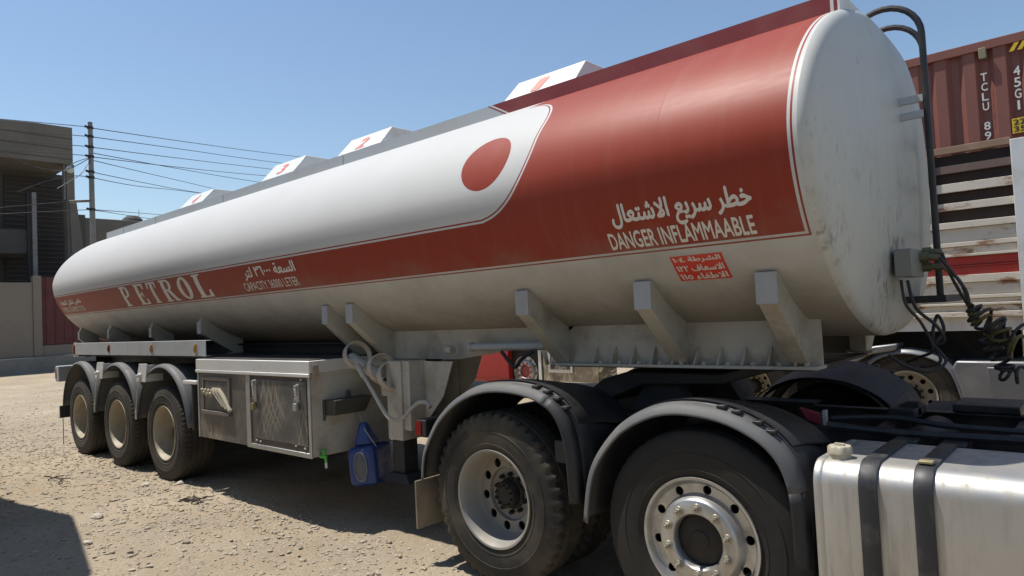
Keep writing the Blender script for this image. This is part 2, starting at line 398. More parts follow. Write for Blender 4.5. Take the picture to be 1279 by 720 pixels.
def decal(name, shapes, place, mat, parent, box=None, bold=0., cuts=1, lift=.0012, thin=.0):
    """flat lettering laid on a surface; place(s,t,lift) -> point; box = (s0,s1,t0,t1)"""
    xs = [p[0] for o, h in shapes for p in o]; ys = [p[1] for o, h in shapes for p in o]
    x0, x1, y0, y1 = min(xs), max(xs), min(ys), max(ys)
    bm = bmesh.new(); lay = 0; strikes = ((0, 0),) if not bold else ((-bold, 0), (bold, 0), (0, bold), (0, -bold))
    for o, hs in shapes:
        for dx, dy in strikes:
            polys = [[Vector((p[0] + dx, p[1] + dy, 0)) for p in l] for l in [o] + hs]
            flat = [p for l in polys for p in l]
            tr = geometry.tessellate_polygon(polys); lay += 1
            vs = [bm.verts.new((p.x, p.y, (lay % 24) * .00008)) for p in flat]
            for a in tr:
                try: bm.faces.new([vs[i] for i in a])
                except ValueError: pass
    for k in range(1, cuts + 1):
        g = list(bm.verts) + list(bm.edges) + list(bm.faces)
        bmesh.ops.bisect_plane(bm, geom=g, plane_co=(0, y0 + (y1 - y0) * k / (cuts + 1), 0), plane_no=(0, 1, 0), dist=1e-6)
    if box is None: box = (x0, x1, y0, y1)
    for v in bm.verts:
        s = box[0] + (v.co.x - x0) / (x1 - x0) * (box[1] - box[0]); t = box[2] + (v.co.y - y0) / (y1 - y0) * (box[3] - box[2])
        v.co = place(s, t, lift + v.co.z)
    bmesh.ops.recalc_face_normals(bm, faces=bm.faces)
    me = bpy.data.meshes.new(name); bm.to_mesh(me); bm.free()
    return finish(me, name, mat, parent, smooth=0)
def rect(x0, x1, y0, y1): return ([(x0, y0), (x1, y0), (x1, y1), (x0, y1)], [])
def arcpts(cx, cy, rx, ry, a0, a1, n=14): return [(cx + rx * math.cos(R(a0 + (a1 - a0) * k / n)), cy + ry * math.sin(R(a0 + (a1 - a0) * k / n))) for k in range(n + 1)]
def slab(ch):
    """tall condensed slab-serif capitals, 0.5 wide by 1 high"""
    S = .15; th = .065
    stem = rect(.06, .06 + S, 0, 1)
    foot = lambda x0, x1: rect(x0, x1, 0, th)
    head = lambda x0, x1: rect(x0, x1, 1 - th, 1)
    if ch == 'P': return [stem, foot(0, .3), head(0, .2), ([(.1, 1)] + arcpts(.28, .73, .22, .27, 90, -90) + [(.1, .46)], [[(.2, .93)] + arcpts(.27, .73, .1, .2, 90, -90) + [(.2, .53)]])]
    if ch == 'E': return [stem, foot(0, .5), head(0, .5), rect(.2, .38, .47, .55), rect(.33, .38, .38, .64), ([(.5, 0), (.5, .28), (.44, .28), (.4, .06)], []), ([(.5, 1), (.4, .94), (.44, .74), (.5, .74)], [])]
    if ch == 'T': return [rect(.18, .33, 0, 1), foot(.1, .41), head(0, .52), ([(0, 1), (0, .72), (.06, .72), (.1, .94)], []), ([(.52, 1), (.42, .94), (.46, .72), (.52, .72)], [])]
    if ch == 'R': return [stem, foot(0, .28), head(0, .2), ([(.1, 1)] + arcpts(.28, .75, .2, .25, 90, -90) + [(.1, .5)], [[(.2, .93)] + arcpts(.27, .75, .09, .18, 90, -90) + [(.2, .57)]]), ([(.25, .52), (.4, .0), (.56, 0), (.38, .55)], []), foot(.4, .6)]
    if ch == 'O': return [(arcpts(.27, .5, .27, .5, 0, 346, 28), [arcpts(.27, .5, .11, .41, 0, 346, 28)])]
    if ch == 'L': return [stem, foot(0, .5), head(0, .29), ([(.5, 0), (.5, .32), (.44, .32), (.38, .06)], [])]

# ---------------------------------------------------------------- tank section
TA, ZC, BU, BD, NU, ND = 1.263, 2.42, .86, .973, 1.78, 1.9
XR, XF = -.72, 9.945
def sec(th, k=1.):
    """point of the tank section, th from 0 (far side) anticlockwise"""
    c, s = math.cos(th), math.sin(th); n, b = (NU, BU) if s >= 0 else (ND, BD)
    if c > 0: n = 2.9 if s >= 0 else 2.3   # the offside shoulder is squarer
    if c > 0 and s > 0: b += .035 * min(1, c / .5) ** 2
    return Vector((0, k * TA * math.copysign(abs(c) ** (2 / n), c), ZC + k * b * math.copysign(abs(s) ** (2 / n), s)))
_ths = np.linspace(PI / 2, 3 * PI / 2, 1201); _pts = [sec(t) for t in _ths]       # near side, top to bottom
_s = np.concatenate([[0], np.cumsum([(b - a).length for a, b in zip(_pts[:-1], _pts[1:])])])
_z = np.array([p.z for p in _pts]); _y = np.array([p.y for p in _pts]); _mid = np.interp(-ZC, -_z, _s)
_v = _mid - _s                                                                   # arc height above the widest line
def arc_of(z): return float(np.interp(-z, -_z, _v))
def on_tank(x, v, lift):
    y, z = float(np.interp(-v, -_v, _y)), float(np.interp(-v, -_v, _z)); e = .004
    dy = float(np.interp(-(v + e), -_v, _y)) - float(np.interp(-(v - e), -_v, _y)); dz = float(np.interp(-(v + e), -_v, _z)) - float(np.interp(-(v - e), -_v, _z))
    n = Vector((0, -dz, dy)).normalized()
    return Vector((x, y, z)) + n * lift
def tank_y(z):  return float(np.interp(-z, -_z, _y))
def tank_top(y): return ZC + BU * (1 - (abs(y) / TA) ** NU) ** (1 / NU)
def tank_bot(y): return ZC - BD * (1 - (abs(y) / TA) ** ND) ** (1 / ND)
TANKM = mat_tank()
XR = -1.1
# ================================================================ GROUND
def gz(x, y):
    """height of the yard"""
    h = .012 * np.sin(x * 1.7 + 1.3 * np.sin(y * 1.1)) * np.sin(y * 1.9 + .7 * np.sin(x * .8)) + .007 * np.sin(5.1 * x + 2 * y) * np.sin(4.3 * y - 1.7 * x)
    return h - .006
def ground():
    xs = np.concatenate([np.array([-900, -500, -250, -120, -70, -45]), np.arange(-34, -12, .5), np.arange(-12, -3, .12), np.arange(-3, 11.5, .045), np.arange(11.5, 16, .3), np.array([18, 25, 40, 80, 150, 300, 600, 900])])
    ys = np.concatenate([np.array([-900, -500, -200, -80, -40, -20, -12, -8, -6]), np.arange(-5, 2.4, .045), np.arange(2.4, 9, .2), np.arange(9, 30, .8), np.array([34, 45, 70, 120, 250, 500, 900])])
    X, Y = np.meshgrid(xs, ys, indexing='ij'); near = np.clip((30 - np.hypot(X - 3, Y)) / 20, 0, 1)
    Z = gz(X, Y) * near + RNG.normal(0, .0035, X.shape) * ((np.abs(X - 4) < 7.6) & (np.abs(Y + 1.3) < 3.7))
    nx, ny = X.shape
    V = np.stack([X, Y, Z], -1).reshape(-1, 3)
    i = np.arange(nx * ny).reshape(nx, ny); F = np.stack([i[:-1, :-1], i[1:, :-1], i[1:, 1:], i[:-1, 1:]], -1).reshape(-1, 4)
    me = bpy.data.meshes.new('ground'); me.from_pydata(V.tolist(), [], F.tolist())
    o = finish(me, 'ground', mat_ground(), smooth=60); struct(o)
ground()
def gravel():
    """loose stones strewn over the yard"""
    bm = bmesh.new(); base = bmesh.new(); bmesh.ops.create_icosphere(base, subdivisions=1, radius=1)
    bv = np.array([v.co[:] for v in base.verts]); bf = [[v.index for v in f.verts] for f in base.faces]; base.free()
    V, F = [], []
    for k in range(15000):
        if k < 12500: x = RNG.triangular(-11, 5, 9.5); y = -1.05 - abs(RNG.normal(0, 1.1)) + max(0, -x) * RNG.uniform(-.1, .3)
        else: x = RNG.uniform(-14, 2); y = RNG.uniform(-4, 2)
        r = min(.004 + RNG.exponential(.0046), .027)
        s = np.array([r * RNG.uniform(.8, 1.6), r * RNG.uniform(.7, 1.2), r * RNG.uniform(.35, .7)])
        p = bv * (1 + RNG.normal(0, .16, (len(bv), 1))) * s; a = RNG.uniform(0, PI * 2); c, q = math.cos(a), math.sin(a)
        p = np.stack([p[:, 0] * c - p[:, 1] * q + x, p[:, 0] * q + p[:, 1] * c + y, p[:, 2] + float(gz(x, y)) + s[2] * .35], -1)
        F += [[i + len(V) for i in f] for f in bf]; V += p.tolist()
    me = bpy.data.meshes.new('gravel'); me.from_pydata(V, [], F); bm.free()
    o = finish(me, 'gravel', pm('pale gravel stone', (.34, .29, .22), .9, var=.55, scale=13, bump=.2), smooth=0); struct(o, 'stuff')
gravel()

# ================================================================ WHEELS (built round the origin, outer face towards -y)
def tyre_mb(Ro, hw, rb, lugs=60, lug=.011, n=180):
    b = MB()
    prof = [(rb, -hw * .78), (rb + .012, -hw * .9), (rb + .03, -hw * .93), (rb + .05, -hw * .985), (rb + .052, -hw * .97), (rb + (Ro - rb) * .42, -hw * 1.0), (rb + (Ro - rb) * .5, -hw * .995), (rb + (Ro - rb) * .51, -hw * 1.012), (rb + (Ro - rb) * .54, -hw * 1.01), (rb + (Ro - rb) * .55, -hw * .99), (rb + (Ro - rb) * .635, -hw * .975),
            (Ro - .055, -hw * .945), (Ro - .03, -hw * .91), (Ro - .012, -hw * .86), (Ro - .003, -hw * .8)]
    g = .012
    for q in (.5, .17): prof += [(Ro, -hw * (q + .05)), (Ro - g, -hw * (q + .04)), (Ro - g, -hw * (q - .04)), (Ro, -hw * (q - .05))]
    full = prof + [(r, -h) for r, h in prof[::-1]]
    m = len(full)
    def mod(j, k):
        jj = min(j, m - 1 - j); step = n // lugs
        return -lug if jj in (12, 13, 14, 15) and k % step < max(1, step // 2 if lug > .015 else step // 3) else 0
    return b.lathe(full, n=n, mod=mod)
def nuts(b, nn, rc, y0, y1, r, c=0):
    for k in range(nn):
        a = 2 * PI * (k + .5) / nn; x, z = rc * math.cos(a), rc * math.sin(a)
        b.cyl((x, y0, z), (x, y1, z), r, r, 6); b.cyl((x, y1, z), (x, y1 - .012, z), r * .55, r * .5, 8)
def make_wheel(kind):
    if kind == 'trailer': Ro, hw, rb, rim_m, ty_m = .53, .185, .292, RIMD, RUBBERG
    else: Ro, hw, rb, rim_m, ty_m = .535, .152, .292, (RIMG if kind == 'drive' else CHROME), (RUBBERT if kind == 'drive' else RUBBER)
    b = MB()
    if kind == 'trailer':
        d = -hw + .215
        b.lathe([(.296, -hw * .80), (.306, -hw * .93), (.303, -hw * .97), (.292, -hw * .96), (.283, -hw * .86), (.268, -hw * .6), (.262, d - .015), (.25, d), (.205, d + .012)], n=96)
        b.disc_holes(.13, .206, 10, .178, .022, d + .012, .012)
        b.lathe([(.133, d + .012), (.125, d - .004), (.10, d - .004), (.098, d + .03)], n=64)
    elif kind == 'drive':
        d = -hw + .165
        b.lathe([(.296, -hw * .80), (.306, -hw * .93), (.304, -hw * .985), (.292, -hw * .97), (.285, -hw * .88), (.272, -hw * .7), (.266, d - .03), (.25, d - .01), (.245, d)], n=96)
        b.disc_holes(.17, .246, 10, .208, .029, d, .012, a0=.15)
        b.lathe([(.172, d), (.165, d + .025), (.14, d + .03)], n=64)
        b.disc_holes(.10, .141, 10, .1675, .001, d + .03, .012)
    else:
        b.lathe([(.296, -hw * .80), (.306, -hw * .93), (.304, -hw * .985), (.292, -hw * .98), (.283, -hw * .9), (.277, -hw * .78), (.268, -hw * .74)], n=96)
        b.disc_holes(.222, .269, 10, .2455, .0225, -hw * .74, .012, a0=.2)
        b.lathe([(.224, -hw * .74), (.216, -hw * .82), (.207, -hw * 1.0), (.2, -hw * 1.08), (.192, -hw * 1.11), (.135, -hw * 1.11), (.127, -hw * 1.05), (.125, -hw * .6)], n=96)
    rim = b.build('wheel', rim_m, smooth=40)
    tyre_mb(Ro, hw, rb, lug=.004 if kind == 'pusher' else .018 if kind == 'drive' else .012, lugs=45 if kind == 'drive' else 60).build('tyre', ty_m, rim, smooth=40)
    h = MB()
    if kind == 'trailer': h.lathe([(0, -hw + .12), (.06, -hw + .12), (.075, -hw + .135), (.085, -hw + .2), (.1, -hw + .22), (.1, .16), (.25, .17)], n=48); nuts(h, 10, .1175, d_ := -hw + .211, d_ - .02, .014)
    elif kind == 'drive': h.lathe([(0, -hw + .11), (.075, -hw + .115), (.085, -hw + .13), (.088, -hw + .17), (.1, -hw + .18), (.1, .12), (.24, .13)], n=48); nuts(h, 10, .12, -hw + .19, -hw + .165, .015); nuts(h, 10, .062, -hw + .115, -hw + .105, .009)
    else: h.lathe([(0, -hw * .93), (.045, -hw * .94), (.05, -hw * .9), (.1, -hw * .86), (.118, -hw * .8), (.124, -hw * .7), (.124, .1), (.24, .1)], n=48)
    h.build('hub', HUBM, rim, smooth=40)
    if kind == 'drive':
        pl = lambda s_, t_, l: Vector((t_ * math.cos(s_), -hw * 1.002 - l, t_ * math.sin(s_)))
        decal('lettering', glyph_shapes('315/80R22.5'), pl, pm('moulded rubber letters', (.012, .012, .012), .7), rim, (R(196), R(238), .462, .418), .0, 0, .0025)
        decal('lettering', glyph_shapes('TUBELESS'), pl, MATS['moulded rubber letters'], rim, (R(158), R(116), .412, .455), .0, 0, .0025)
    if kind == 'pusher':
        for q in range(10):
            a = 2 * PI * (q + .5) / 10; x, z = .163 * math.cos(a), .163 * math.sin(a); k = MB(); y = -hw * 1.112
            k.cyl((x, y, z), (x, y - .006, z), .023, .021, 14); k.cyl((x, y - .006, z), (x, y - .026, z), .0155, .0155, 6); k.cyl((x, y - .026, z), (x, y - .04, z), .009, .008, 8)
            k.build('wheel_nut', pm('dusty nut steel', (.4, .37, .3), .45, .7, var=.2), rim, smooth=30)
    return rim
W_T, W_D, W_P = make_wheel('trailer'), make_wheel('drive'), make_wheel('pusher')
def wheel(src, parent, x, y, z=.52, rot=0.):
    o = inst(src, parent, (x, y, z), 0 if y < 0 else PI)
    o.rotation_euler = (0, rot, 0 if y < 0 else PI); return o

# ================================================================ TANK TRAILER
T = thing('tank_trailer', (4.4, 0, 0), 'long white and red petrol tank semi-trailer parked in the yard', 'tank trailer')
def shell():
    bm = bmesh.new(); uvl = bm.loops.layers.uv.new('arc'); n = 144; ths = [2 * PI * k / n for k in range(n)]
    xs = [XR + (XF - XR) * k / 44 for k in range(45)]
    rows = [[bm.verts.new(sec(t) + Vector((x, 0, 0))) for t in ths] for x in xs]
    def vv(p): return float(np.interp(-p.z, -_z, _v))
    for a, b in zip(rows[:-1], rows[1:]):
        for i in range(n):
            f = bm.faces.new((a[i], a[(i + 1) % n], b[(i + 1) % n], b[i]))
            for l in f.loops: l[uvl].uv = (l.vert.co.x, vv(l.vert.co))
    bmesh.ops.recalc_face_normals(bm, faces=bm.faces)
    for f in bm.faces:
        if f.normal.dot(Vector((0, f.calc_center_median().y, f.calc_center_median().z - ZC))) < 0: f.normal_flip()
    me = bpy.data.meshes.new('tank_shell'); bm.to_mesh(me); bm.free()
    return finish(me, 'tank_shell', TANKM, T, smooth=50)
SHELL = shell()
def head(x, sgn, prof, name, mat):
    b = MB(); n = 144
    rings = [[sec(2 * PI * k / n, q) + Vector((x + sgn * h, 0, 0)) for k in range(n)] for q, h in prof]
    b.rings(rings, True, False, True); return b.build(name, mat, T, smooth=60)
head(XF, 1, [(1, 0), (.996, .014), (.985, .03), (.967, .043), (.94, .052), (.8, .078), (.6, .1), (.4, .113), (.2, .12), (.05, .123)], 'tank_head', HEADM)
head(XR, -1, [(1, 0), (.99, .03), (.96, .06), (.9, .08), (.6, .14), (.3, .17), (.05, .18)], 'tank_head', HEADM)

# lettering on the near side of the shell
def word(txt, x0, x1, z0, z1, bold=.02, mat=LETW, ar=False, parent=SHELL, lift=.0015):
    return decal('lettering', glyph_shapes(arabic(txt) if ar else txt), on_tank, mat, parent, (x0, x1, arc_of(z0), arc_of(z1)), bold, 3, lift)
word('خطر سريع الاشتعال', 8.93, 9.70, 2.085, 2.225, .036, ar=True)
word('DANGER INFLAMMAABLE', 8.87, 9.685, 1.998, 2.082, .022)
word('السعة ٣٦٠٠٠ لتر', 4.80, 5.70, 2.105, 2.222, .03, ar=True)
word('CAPACITY 36000 LETER', 4.70, 5.66, 2.012, 2.086, .006)
word('خاص لنقل النفط', -.93, .0, 2.105, 2.19, .034, ar=True)
word('PETROL TRANSPORTATION', -.95, .0, 2.012, 2.085, .012)
lx = {'P': (150, 164), 'E': (169, 184), 'T': (186, 201), 'R': (203, 224), 'O': (225, 244), 'L': (247, 268)}
def on_stripe_x(u, v): return ony(u, v, -1.17).x
for ch, (u0, u1) in lx.items():
    v = 372 - (u0 - 150) * .1; f_ = lambda u: u - 7 * (u - 150) / 118; xa, xb = on_stripe_x(f_(u0) + 5.5, v), on_stripe_x(f_(u1) + 2.5, v)
    decal('lettering', slab(ch), on_tank, LETW, SHELL, (xa, xb, arc_of(2.0), arc_of(2.238)), .003, 4, .0015)
stk = decal('sticker', [rect(0, 1, 0, 1)], on_tank, STRED, SHELL, (9.185, 9.475, arc_of(1.803), arc_of(1.93)), 0, 5, .001)
for k, t in enumerate(('الشرطة ١٠٤', 'الاسعاف ١٢٢', 'الاطفاء ١١٥')):
    word(t, 9.20, 9.46, 1.894 - k * .042, 1.924 - k * .042, .03, ar=True, parent=stk, lift=.0022)

# walkway coaming on the roof
CY, CT = -.5, 3.277
def coam(poly, mat, name='coaming_panel', y=CY, th=.012): return MB().prism(poly, y - th, y, 'y').build(name, mat, T)
zb = tank_top(.5) - .03
GREYC = pm('pale grey coaming paint', (.42, .44, .44), .5, var=.06, dirt=(.3, .27, .22), damt=.25, dscale=1.2)
xa, xb2 = 7.40, 7.62
coam([(XR + .02, zb), (XR + .02, CT), (xa, CT), (xb2, zb)], GREYC)
rp = coam([(xa + .045, CT), (xb2 + .045, zb), (9.905, zb), (9.905, CT)], REDD)
for q, m in ((0, REDD), (.02, LETW)):
    s = MB().prism([(xa + q, CT), (xb2 + q, zb), (xb2 + q + (.02 if q == 0 else .025), zb), (xa + q + (.02 if q == 0 else .025), CT)], CY - .0125, CY, 'y').build('painted_stripe', m, rp)
MB().prism([(9.905, zb), (9.905, CT), (9.922, CT), (9.922, zb)], CY - .0125, CY, 'y').build('painted_stripe', LETW, rp)
MB().prism([(9.922, zb), (9.922, CT), (9.94, CT), (9.94, zb)], CY - .0125, CY, 'y').build('painted_stripe', REDD, rp)
MB().box(9.94, 9.952, CY - .012, -CY, zb, CT + .01).build('coaming_panel', WHITE, T)
MB().prism([(XR + .02, zb), (XR + .02, CT), (9.94, CT), (9.94, zb)], -CY, -CY + .012, 'y').build('coaming_panel', GREYC, T)
pieces([(x, x + .012, CY - .016, CY - .0125, zb + .02, CT) for x in (-.35, .9, 2.95, 5.45)], 'coaming_seam', GREYC, T)
# hatch covers 1 to 4 (front to rear)
for k, (x0, x1, zt) in enumerate(((7.46, 8.12, 3.515), (5.18, 5.84, 3.525), (3.65, 4.31, 3.54), (1.39, 2.05, 3.525))):
    z0 = tank_top(0) - .02
    yb, yt = .44, .2
    h = MB().hexa([(x0 - .03, -yb, z0), (x1 + .03, -yb, z0), (x1 + .03, yb, z0), (x0 - .03, yb, z0), (x0, -yt, zt), (x1, -yt, zt), (x1, yt, zt), (x0, yt, zt)]).build('hatch_cover', WHITE, T, bevel=.006)
    n = Vector((0, -(zt - z0), yb - yt)).normalized()
    n = Vector((0, -(zt - z0), yb - yt)).normalized()
    def place(s, t, l, x0=x0, zt=zt, z0=z0, n=n):
        f = (t - z0) / (zt - z0); return Vector((s + (t - z0) * .25, -yb + (yb - yt) * f, t)) + n * l
    xm = (x0 + x1) / 2
    decal('digit', glyph_shapes('1234'[k]), place, pm('red stencil paint', (.62, .16, .12), .6), h, (xm - .1, xm - (.04 if k == 0 else -.02), zt - .165, zt - .05), .03, 0, .003)
# small valve on the roof
MB().lathe([(0, .1), (.05, .1), (.06, .08), (.06, -.3)], (.35, -.1, 3.26), 20, 'z').build('roof_vent', PLASTD, T)

# saddle arms: box-section brackets from the belly down to the frame
def arm(x0, x1, side, yo=.985, zo=1.81, zi=1.665, yf=.6, zf=1.32, mat=WHITED):
    poly = [(-yo, zo), (-yo, zi), (-yf, zf), (-yf + .12, zf), (-yf + .12, tank_bot(yf - .12) + .02)]
    for k in range(9):
        y = yf - .12 + (yo - .035 - yf + .12) * (k + 1) / 9; poly.append((-y, tank_bot(y) + .02))
    poly = [(p[0] * side, p[1]) for p in poly]
    a = MB().prism(poly, x0, x1, 'x').build('saddle_arm', mat, T, bevel=.004)
    MB().box(x0 - .03, x1 + .03, min(-(yf - .1) * side, -(yf + .03) * side), max(-(yf - .1) * side, -(yf + .03) * side), zf - .012, zf - .001).build('foot_plate', WHITED, a, bevel=.002)
    MB().box(x0 - .004, x1 + .004, min(-yo * side, -(yo + .006) * side), max(-yo * side, -(yo + .006) * side), zi - .006, zo + .006).build('end_cap', GREYP, a)
for x0, x1 in ((8.015, 8.115), (8.91, 9.01), (9.61, 9.71)):
    arm(x0, x1, 1); arm(x0, x1, -1)
for x0, x1 in ((5.75, 5.83), (6.11, 6.2)): arm(x0, x1, 1); arm(x0, x1, -1)
for x in (-1.05, .25, 1.77):
    for s in (1, -1): arm(x, x + .07, s, .95, 1.71, 1.6, .8, 1.45)
for s in (1, -1): arm(3.2, 3.29, s, .965, 1.745, 1.62, .6, 1.38)
# front frame web with ribs, bolts and the coupling plate
for s in (-1, 1):
    b = MB(); y = .56 * s
    xe = 9.77 if s < 0 else 8.8
    b.box(8.06, xe, y - .006, y + .006, 1.32, tank_bot(.56) + .03)
    b.box(8.05, xe, min(y - .05 * s, y + .1 * s), max(y - .05 * s, y + .1 * s), 1.305, 1.321)
    for k in range(10 if s < 0 else 3):
        x = 8.34 + k * .145; b.prism([(y + .006 * s, 1.322), (y + .085 * s, 1.322), (y + .006 * s, 1.43)], x, x + .01, 'x')
        b.cyl((x + .06, y + .06 * s, 1.321), (x + .06, y + .06 * s, 1.34), .014, .014, 6)
    b.build('frame_web', WHITED, T)
    if s > 0: continue
    b = MB(); b.prism([(6.2, 1.33), (7.0, 1.33), (8.0, 1.455), (8.2, tank_bot(.56) + .03), (6.2, tank_bot(.56) + .03)], y - .006, y + .006, 'y'); b.build('frame_web', WHITED, T)
MB().box(8.0, 9.7, -.55, .55, 1.288, 1.304).build('coupling_plate', STEEL, T)
b = MB(); b.cyl((8.72, 0, 1.29), (8.72, 0, 1.15), .045, .045, 20); b.build('king_pin', STEEL, T)
for s in (-1, 1):   # rear chassis beams
    b = MB(); b.box(-1.2, 5.9, .48 * s - .006, .48 * s + .006, 1.06, 1.46); b.box(-1.2, 5.9, .48 * s - .07, .48 * s + .07, 1.04, 1.058); b.box(-1.2, 5.9, .48 * s - .07, .48 * s + .07, 1.462, 1.478)
    b.build('chassis_beam', STEEL, T)
pieces([(x, x + .08, -.47, .47, 1.15, 1.4) for x in (-1.0, .7, 2.15, 3.7, 5.2)], 'cross_member', STEEL, T)
MB().box(-1.1, 3.9, -1.15, 1.15, 1.365, 1.373).build('under_deck', STEEL, T)
# side rails with marker lamps
for s in (-1, 1):
    b = MB(); y = 1.2 * s
    b.box(-.32, 3.92, min(y, y - .006 * s), max(y, y - .006 * s), 1.385, 1.55); b.box(-.32, 3.92, min(y - .01 * s, y - .07 * s), max(y - .01 * s, y - .07 * s), 1.543, 1.55); b.box(-.32, 3.92, min(y - .01 * s, y - .07 * s), max(y - .01 * s, y - .07 * s), 1.385, 1.392)
    r = b.build('side_rail', GREYP, T, bevel=.003)
    for x, m in ((1.08, REDL), (2.5, AMBER), (3.68, AMBER)):
        l = MB(); l.lathe([(0, -.022), (.5, -.02), (.85, -.012), (1, 0)], n=24)
        for v in l.bm.verts: v.co = Vector((x + v.co.x * .024 + v.co.z * .012, y + (v.co.y if s < 0 else -v.co.y), 1.47 + v.co.z * .055))
        l.build('marker_lamp', m, r)
    b = MB(); b.prism([(-.42, 1.36), (-.42, 1.56), (-.33, 1.56), (-.22, 1.36)], min(y - .012 * s, y - .03 * s) , max(y - .012 * s, y - .03 * s), 'y'); b.box(-.45, .05, min(y - .01 * s, y - .1 * s), max(y - .01 * s, y - .1 * s), 1.352, 1.36)
    lb = b.build('lamp_bracket', WHITED, T)
    l = MB(); l.box(-.405, -.345, min(y - .012 * s, y + .012 * s), max(y - .012 * s, y + .012 * s), 1.39, 1.52); l.build('marker_lamp', REDL, lb, bevel=.008)
# axles, wheels, fenders
AX = (0, 1.45, 2.9)
def fender(name, path, y0, y1, lip, mat, parent, th=.008, cham=.03, crown=.03, flange=None):
    """sheet bent over a wheel: path in (x,z); y0 is the outer edge, lip turns down there"""
    sg = 1 if y1 > y0 else -1; n = len(path); rings = []
    for i, (x, z) in enumerate(path):
        a, c = path[max(i - 1, 0)], path[min(i + 1, n - 1)]; t = Vector((c[0] - a[0], c[1] - a[1])).normalized(); nx, nz = -t.y, t.x
        if nz < 0 and abs(nz) > .3: nx, nz = -nx, -nz
        cs = [(y0, -lip), (y0 + .004 * sg, -cham), (y0 + cham * .5 * sg, -cham * .35), (y0 + cham * 1.6 * sg, 0), (y0 + (y1 - y0) * .45, -crown * .25), (y0 + (y1 - y0) * .75, -crown * .6), (y1, -crown)]
        rings.append([(x + nx * q, y, z + nz * q) for y, q in cs])
    if flange is None:
        b = MB(); b.rings(rings, closed=False); return b.build(name, mat, parent, smooth=50, solid=th, flip=True)
    b = MB(); b.rings([r[3:] for r in rings], closed=False); o = b.build(name, mat, parent, smooth=50, solid=th)
    k = [i for i, p in enumerate(path) if p[0] <= flange[1]]
    b = MB(); b.rings([[Vector(q) for q in rings[i][:3]] + [Vector(rings[i][3]) + (Vector(rings[i][3]) - Vector(rings[i][4])) * .0] for i in k], closed=False); b.build('fender_flange', flange[0], o, smooth=60, solid=th)
    k2 = [i for i, p in enumerate(path) if p[0] >= path[k[-1]][0] and i >= k[-1]]
    if len(k2) > 1: b = MB(); b.rings([rings[i][:4] for i in k2], closed=False); b.build('fender_skirt', mat, o, smooth=60, solid=th)
    return o
for s in (-1, 1):
    for i, ax in enumerate(AX):
        wheel(W_T, T, ax, 1.065 * s, .525, rot=[.3, 1.1, 2.2][i] * (1 if s < 0 else 1.7))
        pth = [(ax + .735 * math.cos(a), .52 + .775 * math.sin(a)) for a in np.linspace(R(171), R(9), 30)]
        fd = fender('fender', pth, 1.27 * s, .86 * s, .035, PLAST if i < 2 else PLAST, T)
        if i < 2:
            xb = ax + .725
            b = MB(); yo = 1.285 * s; b.hexa([(xb + .06, yo, 1.085), (xb + .06, yo - .01 * s, 1.085), (xb + .34, yo - .01 * s, 1.085), (xb + .34, yo, 1.085), (xb + .16, yo, 1.295), (xb + .16, yo - .01 * s, 1.295), (xb + .40, yo - .01 * s, 1.3), (xb + .40, yo, 1.3)])
            b.box(xb + .335, xb + .345, min(yo - .012 * s, yo - .2 * s), max(yo - .012 * s, yo - .2 * s), 1.09, 1.28)
            b.cyl((xb + .2, yo, 1.16), (xb + .2, yo + .03 * s, 1.16), .03, .022, 10); b.cyl((xb + .2, yo + .03 * s, 1.16), (xb + .2, yo + .05 * s, 1.16), .012, .012, 8)
            b.build('fender_bracket', pm('light grey bracket paint', (.6, .6, .58), .45, dirt=(.35, .3, .24), damt=.4), T, bevel=.003)
            b = MB(); b.tube(bez([(xb + .2, 1.29 * s, 1.15), (xb + .1, 1.285 * s, 1.0), (xb + .03, 1.285 * s, .74)]), .006); b.cyl((xb + .03, 1.285 * s, .75), (xb + .03, 1.285 * s, .64), .014, .014, 8); b.build('fender_stay', ALU, T)
    b = MB(); b.box(3.66, 3.70, min(1.25 * s, .9 * s), max(1.25 * s, .9 * s), .62, 1.1); b.build('mud_flap', PLASTD, T, bevel=.01)
    b = MB(); b.box(3.5, 3.8, min(1.2 * s, 1.27 * s), max(1.2 * s, 1.27 * s), 1.1, 1.135); b.build('fender_bracket', ALUB, T, bevel=.006)
for ax in AX:
    b = MB(); b.cyl((ax, -1.0, .525), (ax, 1.0, .525), .075, .075, 16); b.lathe([(.2, -.12), (.21, -.1), (.21, .12), (.2, .14)], (ax, -.82, .525), 40, 'y'); b.lathe([(.2, -.12), (.21, -.1), (.21, .12), (.2, .14)], (ax, .82, .525), 40, 'y')
    for s in (-1, 1):
        b.box(ax - .5, ax + .4, .48 * s - .05, .48 * s + .05, .6, .66); b.prism([(ax - .62, 1.04), (ax - .4, 1.04), (ax - .44, .6), (ax - .56, .6)], .48 * s - .05, .48 * s + .05, 'y'); b.lathe([(.1, 0), (.13, .05), (.12, .15), (.13, .25), (.1, .38)], (ax + .3, .48 * s, .66), 20, 'z')
    b.build('axle', STEEL, T, smooth=40)
